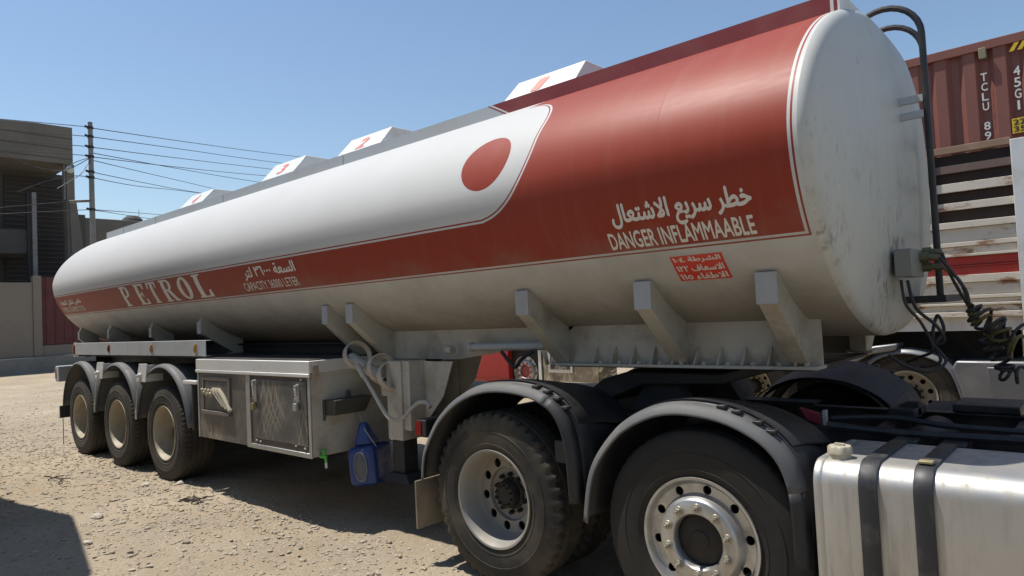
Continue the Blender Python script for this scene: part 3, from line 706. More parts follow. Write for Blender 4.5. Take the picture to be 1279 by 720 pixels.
# rear bumper with lamps, hanging flap
b = MB(); b.box(-1.46, -1.3, -1.16, 1.16, .96, 1.2); bp = b.build('bumper', GREYP, T, bevel=.01)
for s in (-1, 1):
    l = MB(); l.box(-1.475, -1.458, min(.9 * s, 1.1 * s), max(.9 * s, 1.1 * s), 1.0, 1.17); l.build('tail_lamp', REDL, bp, bevel=.005)
    l = MB(); l.box(-1.44, -1.41, min(1.16 * s, 1.172 * s), max(1.16 * s, 1.172 * s), 1.0, 1.16); l.build('marker_lamp', AMBER, bp, bevel=.005)
MB().box(-1.3, -1.1, -.7, .7, 1.0, 1.4).build('rear_frame', STEEL, T)
for s in (-1, 1):
    b = MB(); b.box(-.98, -.95, min(1.24 * s, .9 * s), max(1.24 * s, .9 * s), .44, .62); b.box(-.95, -.7, min(1.1 * s, 1.05 * s), max(1.1 * s, 1.05 * s), .55, .6); b.tube(bez([(-.965, 1.2 * s, .44), (-.96, 1.2 * s, .2), (-.96, 1.2 * s, .05)]), .005); b.build('mud_flap', PLASTD, T)

# side box (tool locker and water tank)
BX0, BX1, BY, BZ0, BZ1 = 3.85, 5.955, -1.25, .57, 1.35
b = MB(); b.box(BX0, BX1, BY, -.45, BZ0, BZ1); box = b.build('side_box', WHITED, T, bevel=.006)
p = MB(); p.box(BX0 - .012, BX1 + .012, BY - .022, -.5, 1.262, BZ1 + .012); p.box(BX0 - .012, BX1 + .012, BY - .03, BY - .003, 1.228, 1.258); p.build('lid_trim', ALUB, box, bevel=.006)
p = MB(); p.box(BX0 + .03, BX1 - .03, BY + .01, -.5, BZ1 + .0125, BZ1 + .02); p.build('lid_shade', STEEL, box)  # thin dark sheet over the box top, standing in for the shade there
p = MB(); p.box(BX0 + .02, 4.875, BY - .006, BY - .001, .575, 1.226); p.build('side_panel', SCRATCH, box)
pieces([(4.875, 4.945, BY - .018, BY - .001, .565, 1.226), (BX0 - .004, BX0 + .02, BY - .014, BY, .572, 1.226), (5.925, BX1 + .004, BY - .018, BY, .565, 1.226)], 'corner_post', ALU, box, .004)
pieces([(4.947, 5.923, BY - .018, BY - .001, .565, .605)], 'sill', ALU, box, .004)
# small framed window with a bundle behind it
w0, w1, wz0, wz1 = 3.96, 4.55, .82, 1.19
fr = MB(); fr.box(w0, w1, BY - .02, BY - .006, wz1 - .035, wz1); fr.box(w0, w1, BY - .035, BY - .006, wz0, wz0 + .035); fr.box(w0, w0 + .035, BY - .02, BY - .006, wz0 + .035, wz1 - .035); fr.box(w1 - .035, w1, BY - .02, BY - .006, wz0 + .035, wz1 - .035)
fr = fr.build('window_frame', pm('rusty frame', (.2, .17, .15), .5, .5, dirt=(.2, .1, .06), damt=.6), box, bevel=.003)
q = MB(); q.box(w0 + .05, w1 - .05, BY - .012, BY - .0065, wz0 + .05, wz1 - .05); q.build('window_pane', SCRATCHD, fr)
q = MB()
for k in range(3):
    a = ony(272, 488, BY - .03) + Vector((k * .06 - .1, 0, .01)); q.tube(bez([a, a + Vector((.09, .004, -.07)), a + Vector((.22, .008, -.16 - .02 * k))]), .022, 8)
for k in range(7): q.cyl((4.0 + .035 * k, BY - .02, 1.02 + .02 * math.sin(k * 2.1)), (4.02 + .035 * k, BY - .045, 1.05 + .02 * math.cos(k * 3)), .02, .012, 8)
q.build('rag_bundle', pm('cream rag', (.4, .35, .26), .9, var=.3, scale=20), fr)
# door
d0, d1, dz0, dz1 = 5.0, 5.9, .66, 1.222
dr = MB(); dr.box(4.947, 5.923, BY - .006, BY - .001, .606, 1.226); dr = dr.build('door', pm('brown door frame', (.1, .075, .065), .5, .3, dirt=(.22, .16, .1), damt=.5), box)
q = MB(); q.box(d0, d1, BY - .016, BY - .0065, dz0, dz1 - .03); q.build('door_sheet', SCRATCHD, dr, bevel=.003)
def hasp(x, z0, z1, lock):
    q = MB(); q.box(x - .022, x + .022, BY - .026, BY - .0165, z0, z1); q.tube([(x, BY - .04, z0 + .05), (x, BY - .045, z1 - .04)], .01, 8); q.box(x - .016, x + .016, BY - .05, BY - .027, z1 - .05, z1 - .01)
    h = q.build('hasp', ALU, dr, bevel=.002); 
    k = MB(); k.box(x - .026, x + .022, BY - .058, BY - .03, z0 - .07, z0 - .01)
    k.tube([(x - .018, BY - .045, z0 - .012)] + [(x - .002 + .016 * math.cos(a), BY - .045, z0 + .02 + .016 * math.sin(a)) for a in np.linspace(PI, 0, 7)] + [(x + .014, BY - .045, z0 - .012)], .0045, 6)
    k.build('padlock', pm('worn brass', (.3, .24, .13), .45, .6) if lock else ALU, dr, bevel=.004)
hasp(5.06, .99, 1.19, True); hasp(5.78, 1.02, 1.17, False)
for x, z in ((5.05, .64), (5.12, .635), (5.72, .65), (5.86, .64), (5.83, 1.205)): MB().cyl((x, BY - .008, z), (x, BY - .022, z), .009, .007, 8).build('rivet', ALUB, dr)
# front end of the box: seams, tray, tap
q = MB(); q.box(BX1 + .001, BX1 + .006, -1.11, -.48, .62, 1.225); q.build('side_panel', WHITED, box, bevel=.002)
q = MB(); q.box(BX1 + .001, BX1 + .03, -1.246, -1.19, 1.235, 1.33); q.box(BX1 + .03, BX1 + .035, -1.23, -1.2, 1.26, 1.3); q.build('corner_bracket', pm('tan bracket', (.3, .25, .19), .6), box, bevel=.003)
q = MB(); ty0, ty1 = -1.13, -.76
q.hexa([(BX1 + .007, ty0, .90), (BX1 + .10, ty0 + .03, .90), (BX1 + .10, ty1 - .03, .90), (BX1 + .007, ty1, .90), (BX1 + .007, ty0, 1.03), (BX1 + .16, ty0, 1.03), (BX1 + .16, ty1, 1.03), (BX1 + .007, ty1, 1.03)])
q.cyl((BX1 + .01, ty0 - .01, 1.03), (BX1 + .01, ty0 - .01, .86), .012, .012, 8); q.cyl((BX1 + .06, ty0 + .2, 1.02), (BX1 + .06, ty0 + .2, 1.09), .022, .018, 10)
q.build('tray', pm('olive plastic tray', (.05, .052, .045), .6, var=.2), box, bevel=.006)
q = MB(); c = Vector((BX1 + .005, -1.185, .575)); q.cyl(c, c + Vector((.07, 0, 0)), .016, .014, 10); q.cyl(c + Vector((.05, 0, .012)), c + Vector((.05, 0, .045)), .012, .012, 8); q.box(c.x + .02, c.x + .08, c.y - .01, c.y + .01, c.z + .045, c.z + .058); q.cyl(c + Vector((.07, 0, .01)), c + Vector((.075, 0, -.045)), .014, .011, 10)
tp = q.build('tap', GREENP, box); q = MB(); q.cyl(c + Vector((.075, 0, -.045)), c + Vector((.078, 0, -.09)), .011, .01, 10); q.build('spout', pm('white plastic', (.6, .6, .57), .5), tp)

MB().box(3.9, 5.2, .5, 1.24, .5, 1.34).build('side_box', STEEL, T, bevel=.01)
b = MB(); b.lathe([(0, -.85), (.2, -.84), (.24, -.78), (.24, .78), (.2, .84), (0, .85)], (5.0, 0, .78), 28, 'x'); b.build('air_reservoir', STEEL, T)
# landing legs
def landing_leg(s, ox):
    b = MB(); y0, y1 = sorted((.74 * s, .92 * s)); b.box(6.530, 6.710, y0, y1, .72, 1.34); b.box(6.710, 6.790, sorted((.72 * s, .90 * s))[0], sorted((.72 * s, .90 * s))[1], .80, 1.34)
    for k in range(14): b.cyl((6.745, .905 * s - (0 if s > 0 else 0), .84 + k * .035), (6.745, .912 * s, .84 + k * .035), .007, .007, 6)
    b.prism([(6.790, 1.33), (7.130, 1.33), (7.010, 1.06), (6.790, .84)], min(.74 * s, .75 * s), max(.74 * s, .75 * s), 'y')
    lg = b.build('landing_leg', WHITED, T, bevel=.006)
    q = MB(); q.box(6.550, 6.690, min(.76 * s, .9 * s), max(.76 * s, .9 * s), .46, .72); q.hexa([(6.470, min(.7 * s, .96 * s), .40), (6.810, min(.7 * s, .96 * s), .40), (6.810, max(.7 * s, .96 * s), .40), (6.470, max(.7 * s, .96 * s), .40), (6.530, min(.74 * s, .92 * s), .46), (6.730, min(.74 * s, .92 * s), .46), (6.730, max(.74 * s, .92 * s), .46), (6.530, max(.74 * s, .92 * s), .46)])
    q.build('foot', STEEL, lg, bevel=.004)
    return lg
landing_leg(-1, 0)
LF = landing_leg(1, 0); LF.location = (ony(568, 470, .45).x - 6.62, -.38, 0)
q = MB(); q.tube(bez([ony(449, 460, -1.0), ony(466, 489, -1.02), ony(482, 517, -1.03), ony(492, 525, -1.02), ony(504, 522, -.98), ony(514, 511, -.94), ony(524, 503, -.9), ony(533, 503, -.9), ony(538, 509, -.9)]), .016, 8); q.cyl(ony(447, 457, -1.0), ony(455, 471, -1.01), .024, .022, 10); q.build('crank_handle', WHITED, T)
# hoops that carry the discharge hose
for u, v, r in ((447, 444, .115), (478, 461, .12), (490, 470, .115)):
    c = ony(u, v, -.9); b = MB(); ax_ = Vector((.86, -.1, .35)).normalized(); e1 = ax_.orthogonal().normalized(); e2 = ax_.cross(e1); rg = []
    for k in range(33):
        a = 2 * PI * k / 32; d = math.cos(a) * e1 + math.sin(a) * e2
        rg.append([c + d * (r + o) + ax_ * w for o, w in ((-.006, -.028), (.006, -.028), (.006, .028), (-.006, .028))])
    b.rings(rg, True, False, False); b.build('hose_hoop', WHITED, T, smooth=30)
b = MB(); b.tube([ony(440, 448, -.8), ony(478, 472, -.8)], .055, 14); b.box(6.38, 6.72, -.86, -.78, 1.05, 1.2); b.build('discharge_pipe', WHITED, T)
b = MB(); b.cyl(ony(484, 476, -.85), ony(492, 487, -.85), .06, .04, 12); b.build('pipe_end', HUBM, T)
b = MB(); b.tube([(7.25, -.66, 1.435), (8.12, -.66, 1.44)], .03, 14); b.tube([(7.27, -.66, 1.435), (7.24, -.66, 1.435)], .036, 14); b.build('pipe', GREYP, T)
b = MB(); b.tube([ony(560, 437, -.66), ony(566, 437, -.66)], .034, 12); b.build('pipe_collar', WHITED, T)
b = MB(); b.tube(bez([(7.6, -.7, 1.40), (7.72, -.75, 1.33), (7.78, -.76, 1.30), (7.84, -.75, 1.36), (7.9, -.7, 1.41)]), .014, 8); b.build('pipe_hanger', STEEL, T)

# front: connection box, ladder
jb = MB().box(10.065, 10.15, -.26, .02, 1.765, 1.915).build('junction_box', pm('grey steel box', (.22, .225, .21), .5, .2, dirt=(.25, .22, .16), damt=.4), T, bevel=.006)
for y, z in ((-.06, 1.87), (.0, 1.82), (.02, 1.9)):
    q = MB(); q.cyl((10.15, y, z), (10.19, y, z), .028, .028, 12); q.cyl((10.19, y, z), (10.24, y, z - .008), .02, .017, 12); q.build('hose_coupling', pm('olive coupling', (.13, .12, .07), .5, .4), jb)
A1, A2 = ony(1163, 200, .15), ony(1163, 200, .6)
b = MB()
for P, off in ((A1, -.02), (A2, .02)):
    d0 = Vector((0, 0, 1)); zt = 3.16 if P is A1 else 3.2
    b.tube([(P.x, P.y, 1.62), (P.x, P.y, zt)] + [(P.x - .2 + .2 * math.cos(a), P.y - .0, zt + .2 * math.sin(a)) for a in np.linspace(.2, PI * .62, 9)], .018, 10)
for k in range(6): b.cyl(A1 + Vector((0, 0, 1.75 + k * .28 - A1.z)), A2 + Vector((0, 0, 1.75 + k * .28 - A2.z)), .011, .011, 8)
ld = b.build('ladder', BLACKP, T)
for z in (2.70, 2.79):
    pieces([(10.02, A1.x - .015, A1.y - .015, A1.y + .015, z - .02, z + .02)], 'ladder_bracket', ALU, ld)
q = MB(); q.box(10.02, A1.x + .03, A1.y - .03, A2.y + .03, 1.62, 1.66); q.build('ladder_bracket', BLACKP, ld)

# ================================================================ TRACTOR UNIT
U = thing('tractor_unit', (9.8, 0, 0), 'rear of a dusty truck tractor coupled under the front of the red and white tank', 'truck')
XD, XP = 7.968, 9.356
for s in (-1, 1):
    MB().prism([(7.3, .70), (7.3, .97), (13.2, .97), (13.2, .70)], .42 * s - .005, .42 * s + .005, 'y').build('chassis_rail', BLACKP, U)
    b = MB(); b.box(7.3, 13.2, min(.42 * s, .35 * s), max(.42 * s, .35 * s), .962, .972); b.build('rail_flange', BLACKP, U)
for x in (7.32, 8.65, 9.9, 10.5, 11.1):
    MB().box(x, x + .07, -.41, .41, .74, .95).build('cross_member', BLACKP, U)
b = MB(); b.prism([(8.15, 1.0), (8.15, 1.1), (8.3, 1.2), (8.5, 1.255), (9.15, 1.255), (9.15, 1.19), (8.6, 1.17), (8.3, 1.05)], -.46, .46, 'y'); b.build('fifth_wheel', STEEL, U, bevel=.01)
for s in (-1, 1):
    MB().prism([(8.45, .975), (8.95, .975), (8.82, 1.17), (8.58, 1.17)], .34 * s - .05, .34 * s + .05, 'y').build('fifth_wheel_foot', STEEL, U, bevel=.006)
    MB().box(8.0, 9.4, min(.36 * s, .52 * s), max(.36 * s, .52 * s), .974, .99).build('mounting_plate', STEEL, U)
fD = [(7.305, .575), (7.335, .75), (7.42, .90), (7.514, 1.016), (7.66, 1.13), (7.83, 1.21), (8.0, 1.246), (8.2, 1.248), (8.39, 1.215), (8.53, 1.14), (8.61, 1.02), (8.645, .85), (8.655, .60)]
fP = [(8.665, .52), (8.70, .72), (8.755, .86), (8.864, 1.0), (8.96, 1.08), (9.084, 1.145), (9.2, 1.18), (9.33, 1.19), (9.5, 1.172), (9.64, 1.125), (9.76, 1.05), (9.84, .94), (9.875, .78), (9.88, .50)]
def sm(p): return [(q.x, q.z) for q in bez([(x, 0, z) for x, z in p], 4)]
for s in (-1, 1):
    for path, nm in ((fD, 'D'), (fP, 'P')):
        fd = fender('fender', sm(path), 1.285 * s, .62 * s, .055, PLASTD, U, .009, .045, .085, (PLAST if s < 0 else PLASTD, 8.5 if nm == 'D' else 9.87))  # near flange colour takes in dust and sunlight; its shaded front stretch stays black
        top = MB(); pp = [p for p in sm(path) if p[1] > 1.0]; rg = []
        for i, (x, z) in enumerate(pp): rg.append([(x, 1.17 * s, z + .006), (x, .98 * s, z - .012), (x, .63 * s, z - .072), (x, .63 * s, z - .064), (x, .98 * s, z - .004), (x, 1.17 * s, z + .0125)])
        top.rings(rg, True); top.build('fender_top_panel', PLASTD, fd, smooth=30)
        for k in range(4):
            i = int(len(pp) * (.66 + .07 * k)); x, z = pp[min(i, len(pp) - 1)]
            q = MB(); q.box(x - .02, x + .025, min(1.19 * s, 1.24 * s), max(1.19 * s, 1.24 * s), z - .002, z + .016); q.build('fender_clip', PLASTD, fd, bevel=.004)
    MB().box(7.275, 7.29, min(1.29 * s, .82 * s), max(1.29 * s, .82 * s), .235, .56).build('mud_flap', pm('tan dusty mud flap', (.12, .1, .075), .8, var=.15, dirt=(.32, .26, .18), damt=.8, dscale=3, dlo=.3, dhi=.6), U, bevel=.004)
    p = ony(525, 545, -1.05); y0, y1 = sorted((1.05 * s, .75 * s))
    tl = MB().box(p.x - .04, p.x + .07, y0, y1, .80, .93).build('tail_lamp', PLASTD, U, bevel=.012); MB().box(p.x - .055, p.x - .041, y0 + .01, y1 - .01, .81, .92).build('lens', REDL, tl, bevel=.004)
    MB().box(p.x - .043, p.x + .02, y0 - .006, y0 - .001, .815, .915).build('lens', REDL, tl)
    p = ony(703, 572, -1.2)
    b = MB(); b.box(p.x - .045, p.x + .045, min(1.2 * s, 1.215 * s), max(1.2 * s, 1.215 * s), .80, .93); b.build('fender_bracket', PLASTD, U, bevel=.01)
    wheel(W_D, U, XD, 1.10 * s, .525, rot=0); wheel(W_D, U, XD, .755 * s, .525, rot=1.2)
    wheel(W_P, U, XP, 1.10 * s, .525, rot=.05)
    o = wheel(W_P, U, 12.9, 1.10 * s, .525, rot=.4)
for x in (XD, XP):
    b = MB(); b.cyl((x, -1.0, .525), (x, 1.0, .525), .085, .085, 16); b.lathe([(.1, -.25), (.24, -.12), (.26, .05), (.12, .25)], (x, 0, .525), 24, 'x'); b.build('axle', STEEL, U)
    for s in (-1, 1):
        MB().lathe([(.09, 0), (.13, .05), (.12, .13), (.13, .22), (.09, .3)], (x - .3, .38 * s, .62), 20, 'z').build('air_spring', RUBBER, U)
# diesel tank with straps and cap
def rrect(y0, y1, z0, z1, r, n=7):
    P = []
    for cy, cz, a in ((y1 - r, z1 - r, 0), (y0 + r, z1 - r, 90), (y0 + r, z0 + r, 180), (y1 - r, z0 + r, 270)):
        P += [(cy + r * math.cos(R(a + 90 * k / n)), cz + r * math.sin(R(a + 90 * k / n))) for k in range(n + 1)]
    return P
FX0, FX1 = 9.915, 11.15
def sect(x, g): return [(x, y, z) for y, z in rrect(-1.26 - g, -.62 + g, .39 - g, .975 + g, .10 + max(g, -.09))]
b = MB(); b.rings([sect(FX0 + .006, -.04), sect(FX0 + .001, -.012), sect(FX0, -.004), sect(FX0 + .012, 0), sect(FX0 + .03, 0), sect(FX0 + .034, -.003), sect(FX0 + .04, 0)] + [sect(FX0 + .04 + (FX1 - .08 - FX0) * k / 20, 0) for k in range(1, 21)] + [sect(FX1 - .012, 0), sect(FX1, -.012), sect(FX1, -.04)])
ft = b.build('fuel_tank', TANKAL, U, smooth=40)
STRAPM = pm('rubber lined black strap', (.02, .021, .025), .5, var=.2, dirt=(.14, .13, .12), damt=.4, dscale=8)
for x0, x1 in ((10.098, 10.168), (10.298, 10.366)):
    b = MB(); b.rings([sect(x0, .002), sect(x0, .011), sect(x0 + .006, .014), sect(x1 - .006, .014), sect(x1, .011), sect(x1, .002)]); b.build('tank_strap', STRAPM, ft, smooth=40)
    MB().box(x0 - .02, x1 + .02, -.62, -.42, .91, .972).build('tank_bracket', BLACKP, ft, bevel=.01)
MB().box(10.306, 10.358, -1.19, -1.15, .991, 1.003).build('strap_buckle', pm('brass tag', (.3, .25, .14), .5, .2), ft, bevel=.003)
c = ony(1050, 566, -1.14); c = Vector((c.x, -1.14, .975))
b = MB(); b.lathe([(0, .052), (.044, .052), (.05, .046), (.052, .02), (.044, .016), (.044, -.01)], c, 28, 'z', mod=lambda j, k: (-.004 if j in (2, 3) and k % 4 < 2 else 0)); b.box(c.x - .02, c.x + .02, c.y - .008, c.y + .008, c.z + .053, c.z + .062)
b.build('filler_cap', CAPM, ft, smooth=40)
# odds and ends on the frame behind the cab
b = MB(); b.lathe([(0, -.34), (.08, -.33), (.105, -.28), (.105, .28), (.08, .33), (0, .34)], (10.12, -.02, .86), 28, 'y'); b.build('air_reservoir', BLACKP, U, smooth=40)
b = MB(); b.tube(bez([(9.75, -.5, 1.0), (10.1, -.5, .985), (10.6, -.5, .99), (11.6, -.5, 1.0)]), .02, 8); b.build('air_pipe', BLACKP, U)
b = MB(); b.tube(bez([(9.7, -.28, 1.0), (10.0, -.2, 1.01), (10.4, -.26, .99), (11.6, -.3, 1.0)]), .016, 8); b.build('air_pipe', WIREM, U)
MB().box(9.92, 10.06, .0, .3, .975, 1.03).build('valve_block', STEEL, U, bevel=.01)
MB().box(10.18, 10.5, .36, .7, .975, 1.02).build('step_plate', BLACKP, U, bevel=.008)
MB().box(9.98, 10.28, .5, .95, .93, .96).build('step_plate', STEEL, U, bevel=.008)
p = ony(1019, 521, -.25)
b = MB(); b.prism([(p.x - .09, p.z + .05), (p.x + .03, p.z + .02), (p.x + .04, p.z - .05), (p.x - .05, p.z - .02)], -.26, -.22, 'y'); rc = b.build('glad_hand', pm('faded red coupling', (.3, .03, .05), .5), U, bevel=.006)
MB().box(p.x + .042, p.x + .058, -.262, -.215, p.z - .07, p.z + .04).build('coupling_tag', pm('white tag', (.5, .5, .48), .5), rc)
b = MB(); b.prism([(9.86, .975), (10.0, 1.06), (10.06, 1.06), (10.06, .975)], .1, .16, 'y'); b.build('bracket', STEEL, U)
# cab (ahead of the frame, beyond the right edge of the photo)
CABW = pm('white cab paint', (.6, .6, .59), .35, var=.05)
b = MB(); b.prism([(11.75, .95), (11.75, 3.3), (12.0, 3.55), (12.9, 3.6), (13.7, 2.6), (13.9, 1.6), (13.9, .5), (13.3, .5), (13.3, 1.0), (12.5, 1.0), (12.4, .95)], -1.22, 1.22, 'y'); cabo = b.build('cab', CABW, U, bevel=.05)
for s in (-1, 1): MB().prism([(12.5, 1.9), (12.5, 2.6), (13.35, 2.6), (13.65, 1.9)], min(1.222 * s, 1.235 * s), max(1.222 * s, 1.235 * s), 'y').build('side_window', GLASSD, cabo)
MB().box(11.735, 11.749, -.9, .9, 1.2, 1.9).build('back_panel', PLASTD, cabo)

# ================================================================ AIR LINES BETWEEN TRUCK AND TRAILER
def coil(pts, r, turns, i0, i1, n=360, sw=1.6):
    P = bez(pts, 40); m = len(P); out = []
    for k in range(n):
        f = k / (n - 1) * (m - 1); i = min(int(f), m - 2); p = P[i].lerp(P[i + 1], f - i); t = (P[i + 1] - P[i]).normalized()
        e1 = t.cross(Vector((0, 0, 1))).normalized(); e2 = e1.cross(t); g = k / (n - 1)
        w = min(1, max(0, (g - i0) * 8)) * min(1, max(0, (i1 - g) * 8)); a = 2 * PI * turns * max(0, g - i0) / (i1 - i0)
        out.append(p + r * w * (math.cos(a) * e1 + math.sin(a) * e2) + .25 * r * w * math.sin(a * .37 + 1) * t)
    return out
hoses = (('coiled_hose', WIREM, 'black coiled air hose plugged into the top of the grey box on the tank head', (10.24, -.06, 1.865), [(1205, 360), (1214, 385), (1238, 402), (1279, 418)], .055, 9, 0),
         ('coiled_hose', HOSEY, 'olive yellow coiled air hose from the grey box on the tank head to the truck', (10.24, .0, 1.812), [(1200, 352), (1216, 392), (1246, 412), (1279, 432)], .05, 11, .05),
         ('coiled_hose', WIREM, 'lowest black coiled cable sagging towards the silver side skirt', (10.24, .02, 1.89), [(1190, 348), (1222, 402), (1252, 450), (1279, 468)], .04, 16, .1))
for nm, m, lab, p0, pix, r, tn, dy in hoses:
    b = MB(); b.tube(coil([p0] + [ony(u, v, -.05 + dy) for u, v in pix] + [(11.2, -.2 + dy, 1.45), (11.74, -.25 + dy, 1.6)], r, tn, .28, .95, 480), .0085, 7)
    tag(b.build(nm, m, None, smooth=60), lab, 'air hose')
b = MB(); b.tube(bez([(10.08, -.2, 1.75), (10.1, -.22, 1.62), (10.16, -.2, 1.52), (10.2, -.16, 1.38), (10.12, -.1, 1.33), (10.05, -.05, 1.3)]), .008, 7); b.build('loose_cable', WIREM, T, smooth=60)
b = MB(); b.tube(bez([(10.09, -.1, 1.75), (10.12, -.1, 1.6), (10.21, -.1, 1.5), (10.24, -.08, 1.42), (10.19, -.06, 1.4), (10.23, -.02, 1.47), (10.2, 0, 1.55), (10.17, .0, 1.42), (10.2, .0, 1.3), (10.1, 0, 1.27)]), .009, 7); b.build('loose_cable', WIREM, T, smooth=60)
b = MB(); b.tube(bez([(10.02, -.3, 1.36), (10.1, -.3, 1.3), (10.2, -.25, 1.27), (10.26, -.2, 1.32), (10.2, -.15, 1.4)]), .008, 7); b.build('loose_cable', WIREM, T, smooth=60)

# ================================================================ BLUE JERRYCAN HUNG ON THE TRAILER
JY, JX = -.80, 6.12
J = thing('jerrycan', (JX, JY, .33), 'blue plastic jerrycan hanging by a strap in front of the trailer side box', 'jerrycan')
MJ = Matrix.Translation(Vector((6.2, -.86, .49))) @ Matrix.Rotation(R(-7), 4, 'Y') @ Matrix.Rotation(R(25), 4, 'Z')
b = MB(); b.box(-.13, .13, -.17, .17, -.17, .15, MJ); b.build('body', BLUEP, J, bevel=.05, seg=4)
b = MB(); b.hexa([MJ @ Vector(p) for p in ((-.09, -.12, .15), (.09, -.12, .15), (.09, .04, .15), (-.09, .04, .15), (-.03, -.08, .34), (.03, -.08, .34), (.03, -.03, .34), (-.03, -.03, .34))]); b.build('funnel_neck', BLUEP, J, bevel=.024, seg=3)
b = MB(); b.cyl(MJ @ Vector((0, .1, .15)), MJ @ Vector((0, .1, .19)), .03, .028, 14); b.build('cap', BLUEP, J)
b = MB(); b.lathe([(0, -.004), (.9, -.004), (1, 0)], n=28)
for v in b.bm.verts: v.co = MJ @ Vector((v.co.x * .055, -.1715 + v.co.y, v.co.z * .11 - .01))
b.build('label', LABELP, J)
b = MB(); b.lathe([(.93, -.006), (1, -.006), (1.0, 0), (.93, 0)], n=28, closed=True)
for v in b.bm.verts: v.co = MJ @ Vector((v.co.x * .06, -.173 + v.co.y, v.co.z * .12 - .01))
b.build('label_ring', pm('grey ring print', (.22, .23, .25), .5), J)
b = MB(); b.tube([ony(445, 508, -.82), MJ @ Vector((-.1, -.03, .17)), MJ @ Vector((-.11, -.02, .12))], .005, 6); b.tube([ony(447, 508, -.82), MJ @ Vector((.03, -.1, .28)), MJ @ Vector((.12, -.1, .13))], .005, 6); b.build('strap', pm('grey rope', (.3, .3, .3), .8), J)

# ================================================================ CONTAINER TRUCK ALONGSIDE
SY = 4.5
S = thing('stake_trailer', (7, 5.7, 0), 'rusty white stake-sided trailer with a red board, parked behind the tank', 'trailer')
def plank(name, x0, x1, z0, z1, m, y=SY, th=.04, parent=S, bev=.004): return MB().box(x0, x1, y, y + th, z0, z1).build(name, m, parent, bevel=bev)
XE = 10.18
plank('top_rail', 3.9, XE, 3.2, 3.275, pm('brown rusty rail', (.26, .16, .1), .6, dirt=(.5, .42, .33), damt=.5, dscale=4), SY - .02, .07)
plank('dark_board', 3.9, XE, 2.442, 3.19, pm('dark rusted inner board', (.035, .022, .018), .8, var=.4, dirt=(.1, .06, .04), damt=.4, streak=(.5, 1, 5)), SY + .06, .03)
plank('slat', 3.9, XE, 2.985, 3.07, pm('brown faded slat', (.15, .1, .08), .7, dirt=(.3, .22, .16), damt=.4))
plank('slat', 3.9, XE, 2.775, 2.87, RUSTW); plank('slat', 3.9, XE, 2.575, 2.655, RUSTW)
zz = [(2.37, 2.44, -.035, RUSTW), (2.22, 2.367, 0, RUSTW), (2.17, 2.217, -.02, RUSTW), (2.09, 2.167, .006, RUSTW), (2.06, 2.087, -.035, RUSTW), (1.965, 2.057, .0, RUSTR), (1.945, 1.962, -.012, RUSTR), (1.86, 1.942, 0, RUSTR), (1.775, 1.857, -.03, RUSTW), (1.64, 1.772, 0, RUSTW), (1.60, 1.637, -.03, RUSTW), (1.555, 1.597, .0, RUSTW), (1.525, 1.552, -.045, RUSTW), (1.46, 1.522, -.01, RUSTW), (1.40, 1.457, -.05, RUSTW), (1.25, 1.397, .01, pm('white chassis board', (.6, .6, .58), .5, dirt=(.3, .2, .14), damt=.3))]
for z0, z1, o, m in zz: plank('board', 3.9, XE, z0, z1, m, SY + o, .05 - o)
for x in (9.42, 7.6, 5.8, 4.0):
    plank('post', x, x + .07, 2.442, 2.86, RUSTW, SY - .025, .02); plank('post', x, x + .07, 2.872, 3.2, pm('brown rusty rail', (0, 0, 0)), SY - .022, .02)
plank('corner_post', XE + .003, 10.36, 1.2, 3.24, pm('pale grey post', (.62, .63, .62), .5, dirt=(.35, .32, .28), damt=.4), SY - .06, .14)
plank('corner_post', 10.363, 10.45, 1.2, 3.24, PLASTD, SY - .03, .1)
MB().box(XE + .003, 10.45, SY + .1, 6.9, 1.5, 3.2).build('front_wall', GREYP, S)
MB().box(3.9, XE, SY + .06, 6.9, 1.25, 1.45).build('bed', STEEL, S)
MB().box(3.9, 10.0, 5.0, 5.2, .85, 1.25).build('chassis_beam', BLACKP, S)
MB().box(3.9, 10.0, 6.2, 6.4, .85, 1.25).build('chassis_beam', BLACKP, S)
for x in (7.15,):
    for y, r in ((SY + .3, 0), (6.6, PI)): o = wheel(W_T, S, x, y, .53); o.rotation_euler = (0, .6, r)
# far truck seen in the gap under the tank
FY = onz(656, 464, .53).y
G_ = thing('parked_truck', (1, FY + 1, 0), 'far truck with a bright red tank and red wheel hub, glimpsed under the tank trailer', 'truck')
x0 = ony(679, 460, FY).x; x1 = ony(748, 460, FY).x
tb = MB().box(x0, x1, FY, FY + .6, .35, 1.35).build('tool_box', mat_scratch('bright scratched box sheet', col=((.24, .2, .15), (.75, .68, .55))), G_, bevel=.008)
a, b_ = ony(688, 438, FY), ony(713, 462, FY)
MB().box(a.x - .06, b_.x + .06, FY - .02, FY - .001, b_.z - .06, 1.33).build('box_door', ALUB, tb, bevel=.006)
MB().box(a.x, b_.x, FY - .03, FY - .0205, b_.z, 1.3).build('box_window', mat_scratch('dark scratched sheet', col=((.06, .05, .05), (.6, .56, .5))), tb)
MB().box(x0 - .1, x0 - .03, FY - .02, FY + .06, .2, 1.36).build('stay_post', ALUB, G_)
xa, xb = ony(588, 465, FY).x, ony(640, 465, FY).x
b = MB(); b.rings([[(x, y, z) for y, z in rrect(FY - .1, FY + .7, .3, 1.24, .12)] for x in (xa, xa + .02, (xa + xb) / 2 - .02, (xa + xb) / 2, (xa + xb) / 2 + .02, xb - .02, xb)]); b.build('red_tank', pm('bright red steel', (.34, .02, .018), .4, var=.1), G_, smooth=40)
REDW = pm('red painted hub', (.36, .06, .05), .5, dirt=(.3, .2, .15), damt=.5, dscale=9)
wx = onz(656, 464, .53).x
o = wheel(W_P, G_, wx, FY + .17, .53); o.rotation_euler = (0, .4, 0)
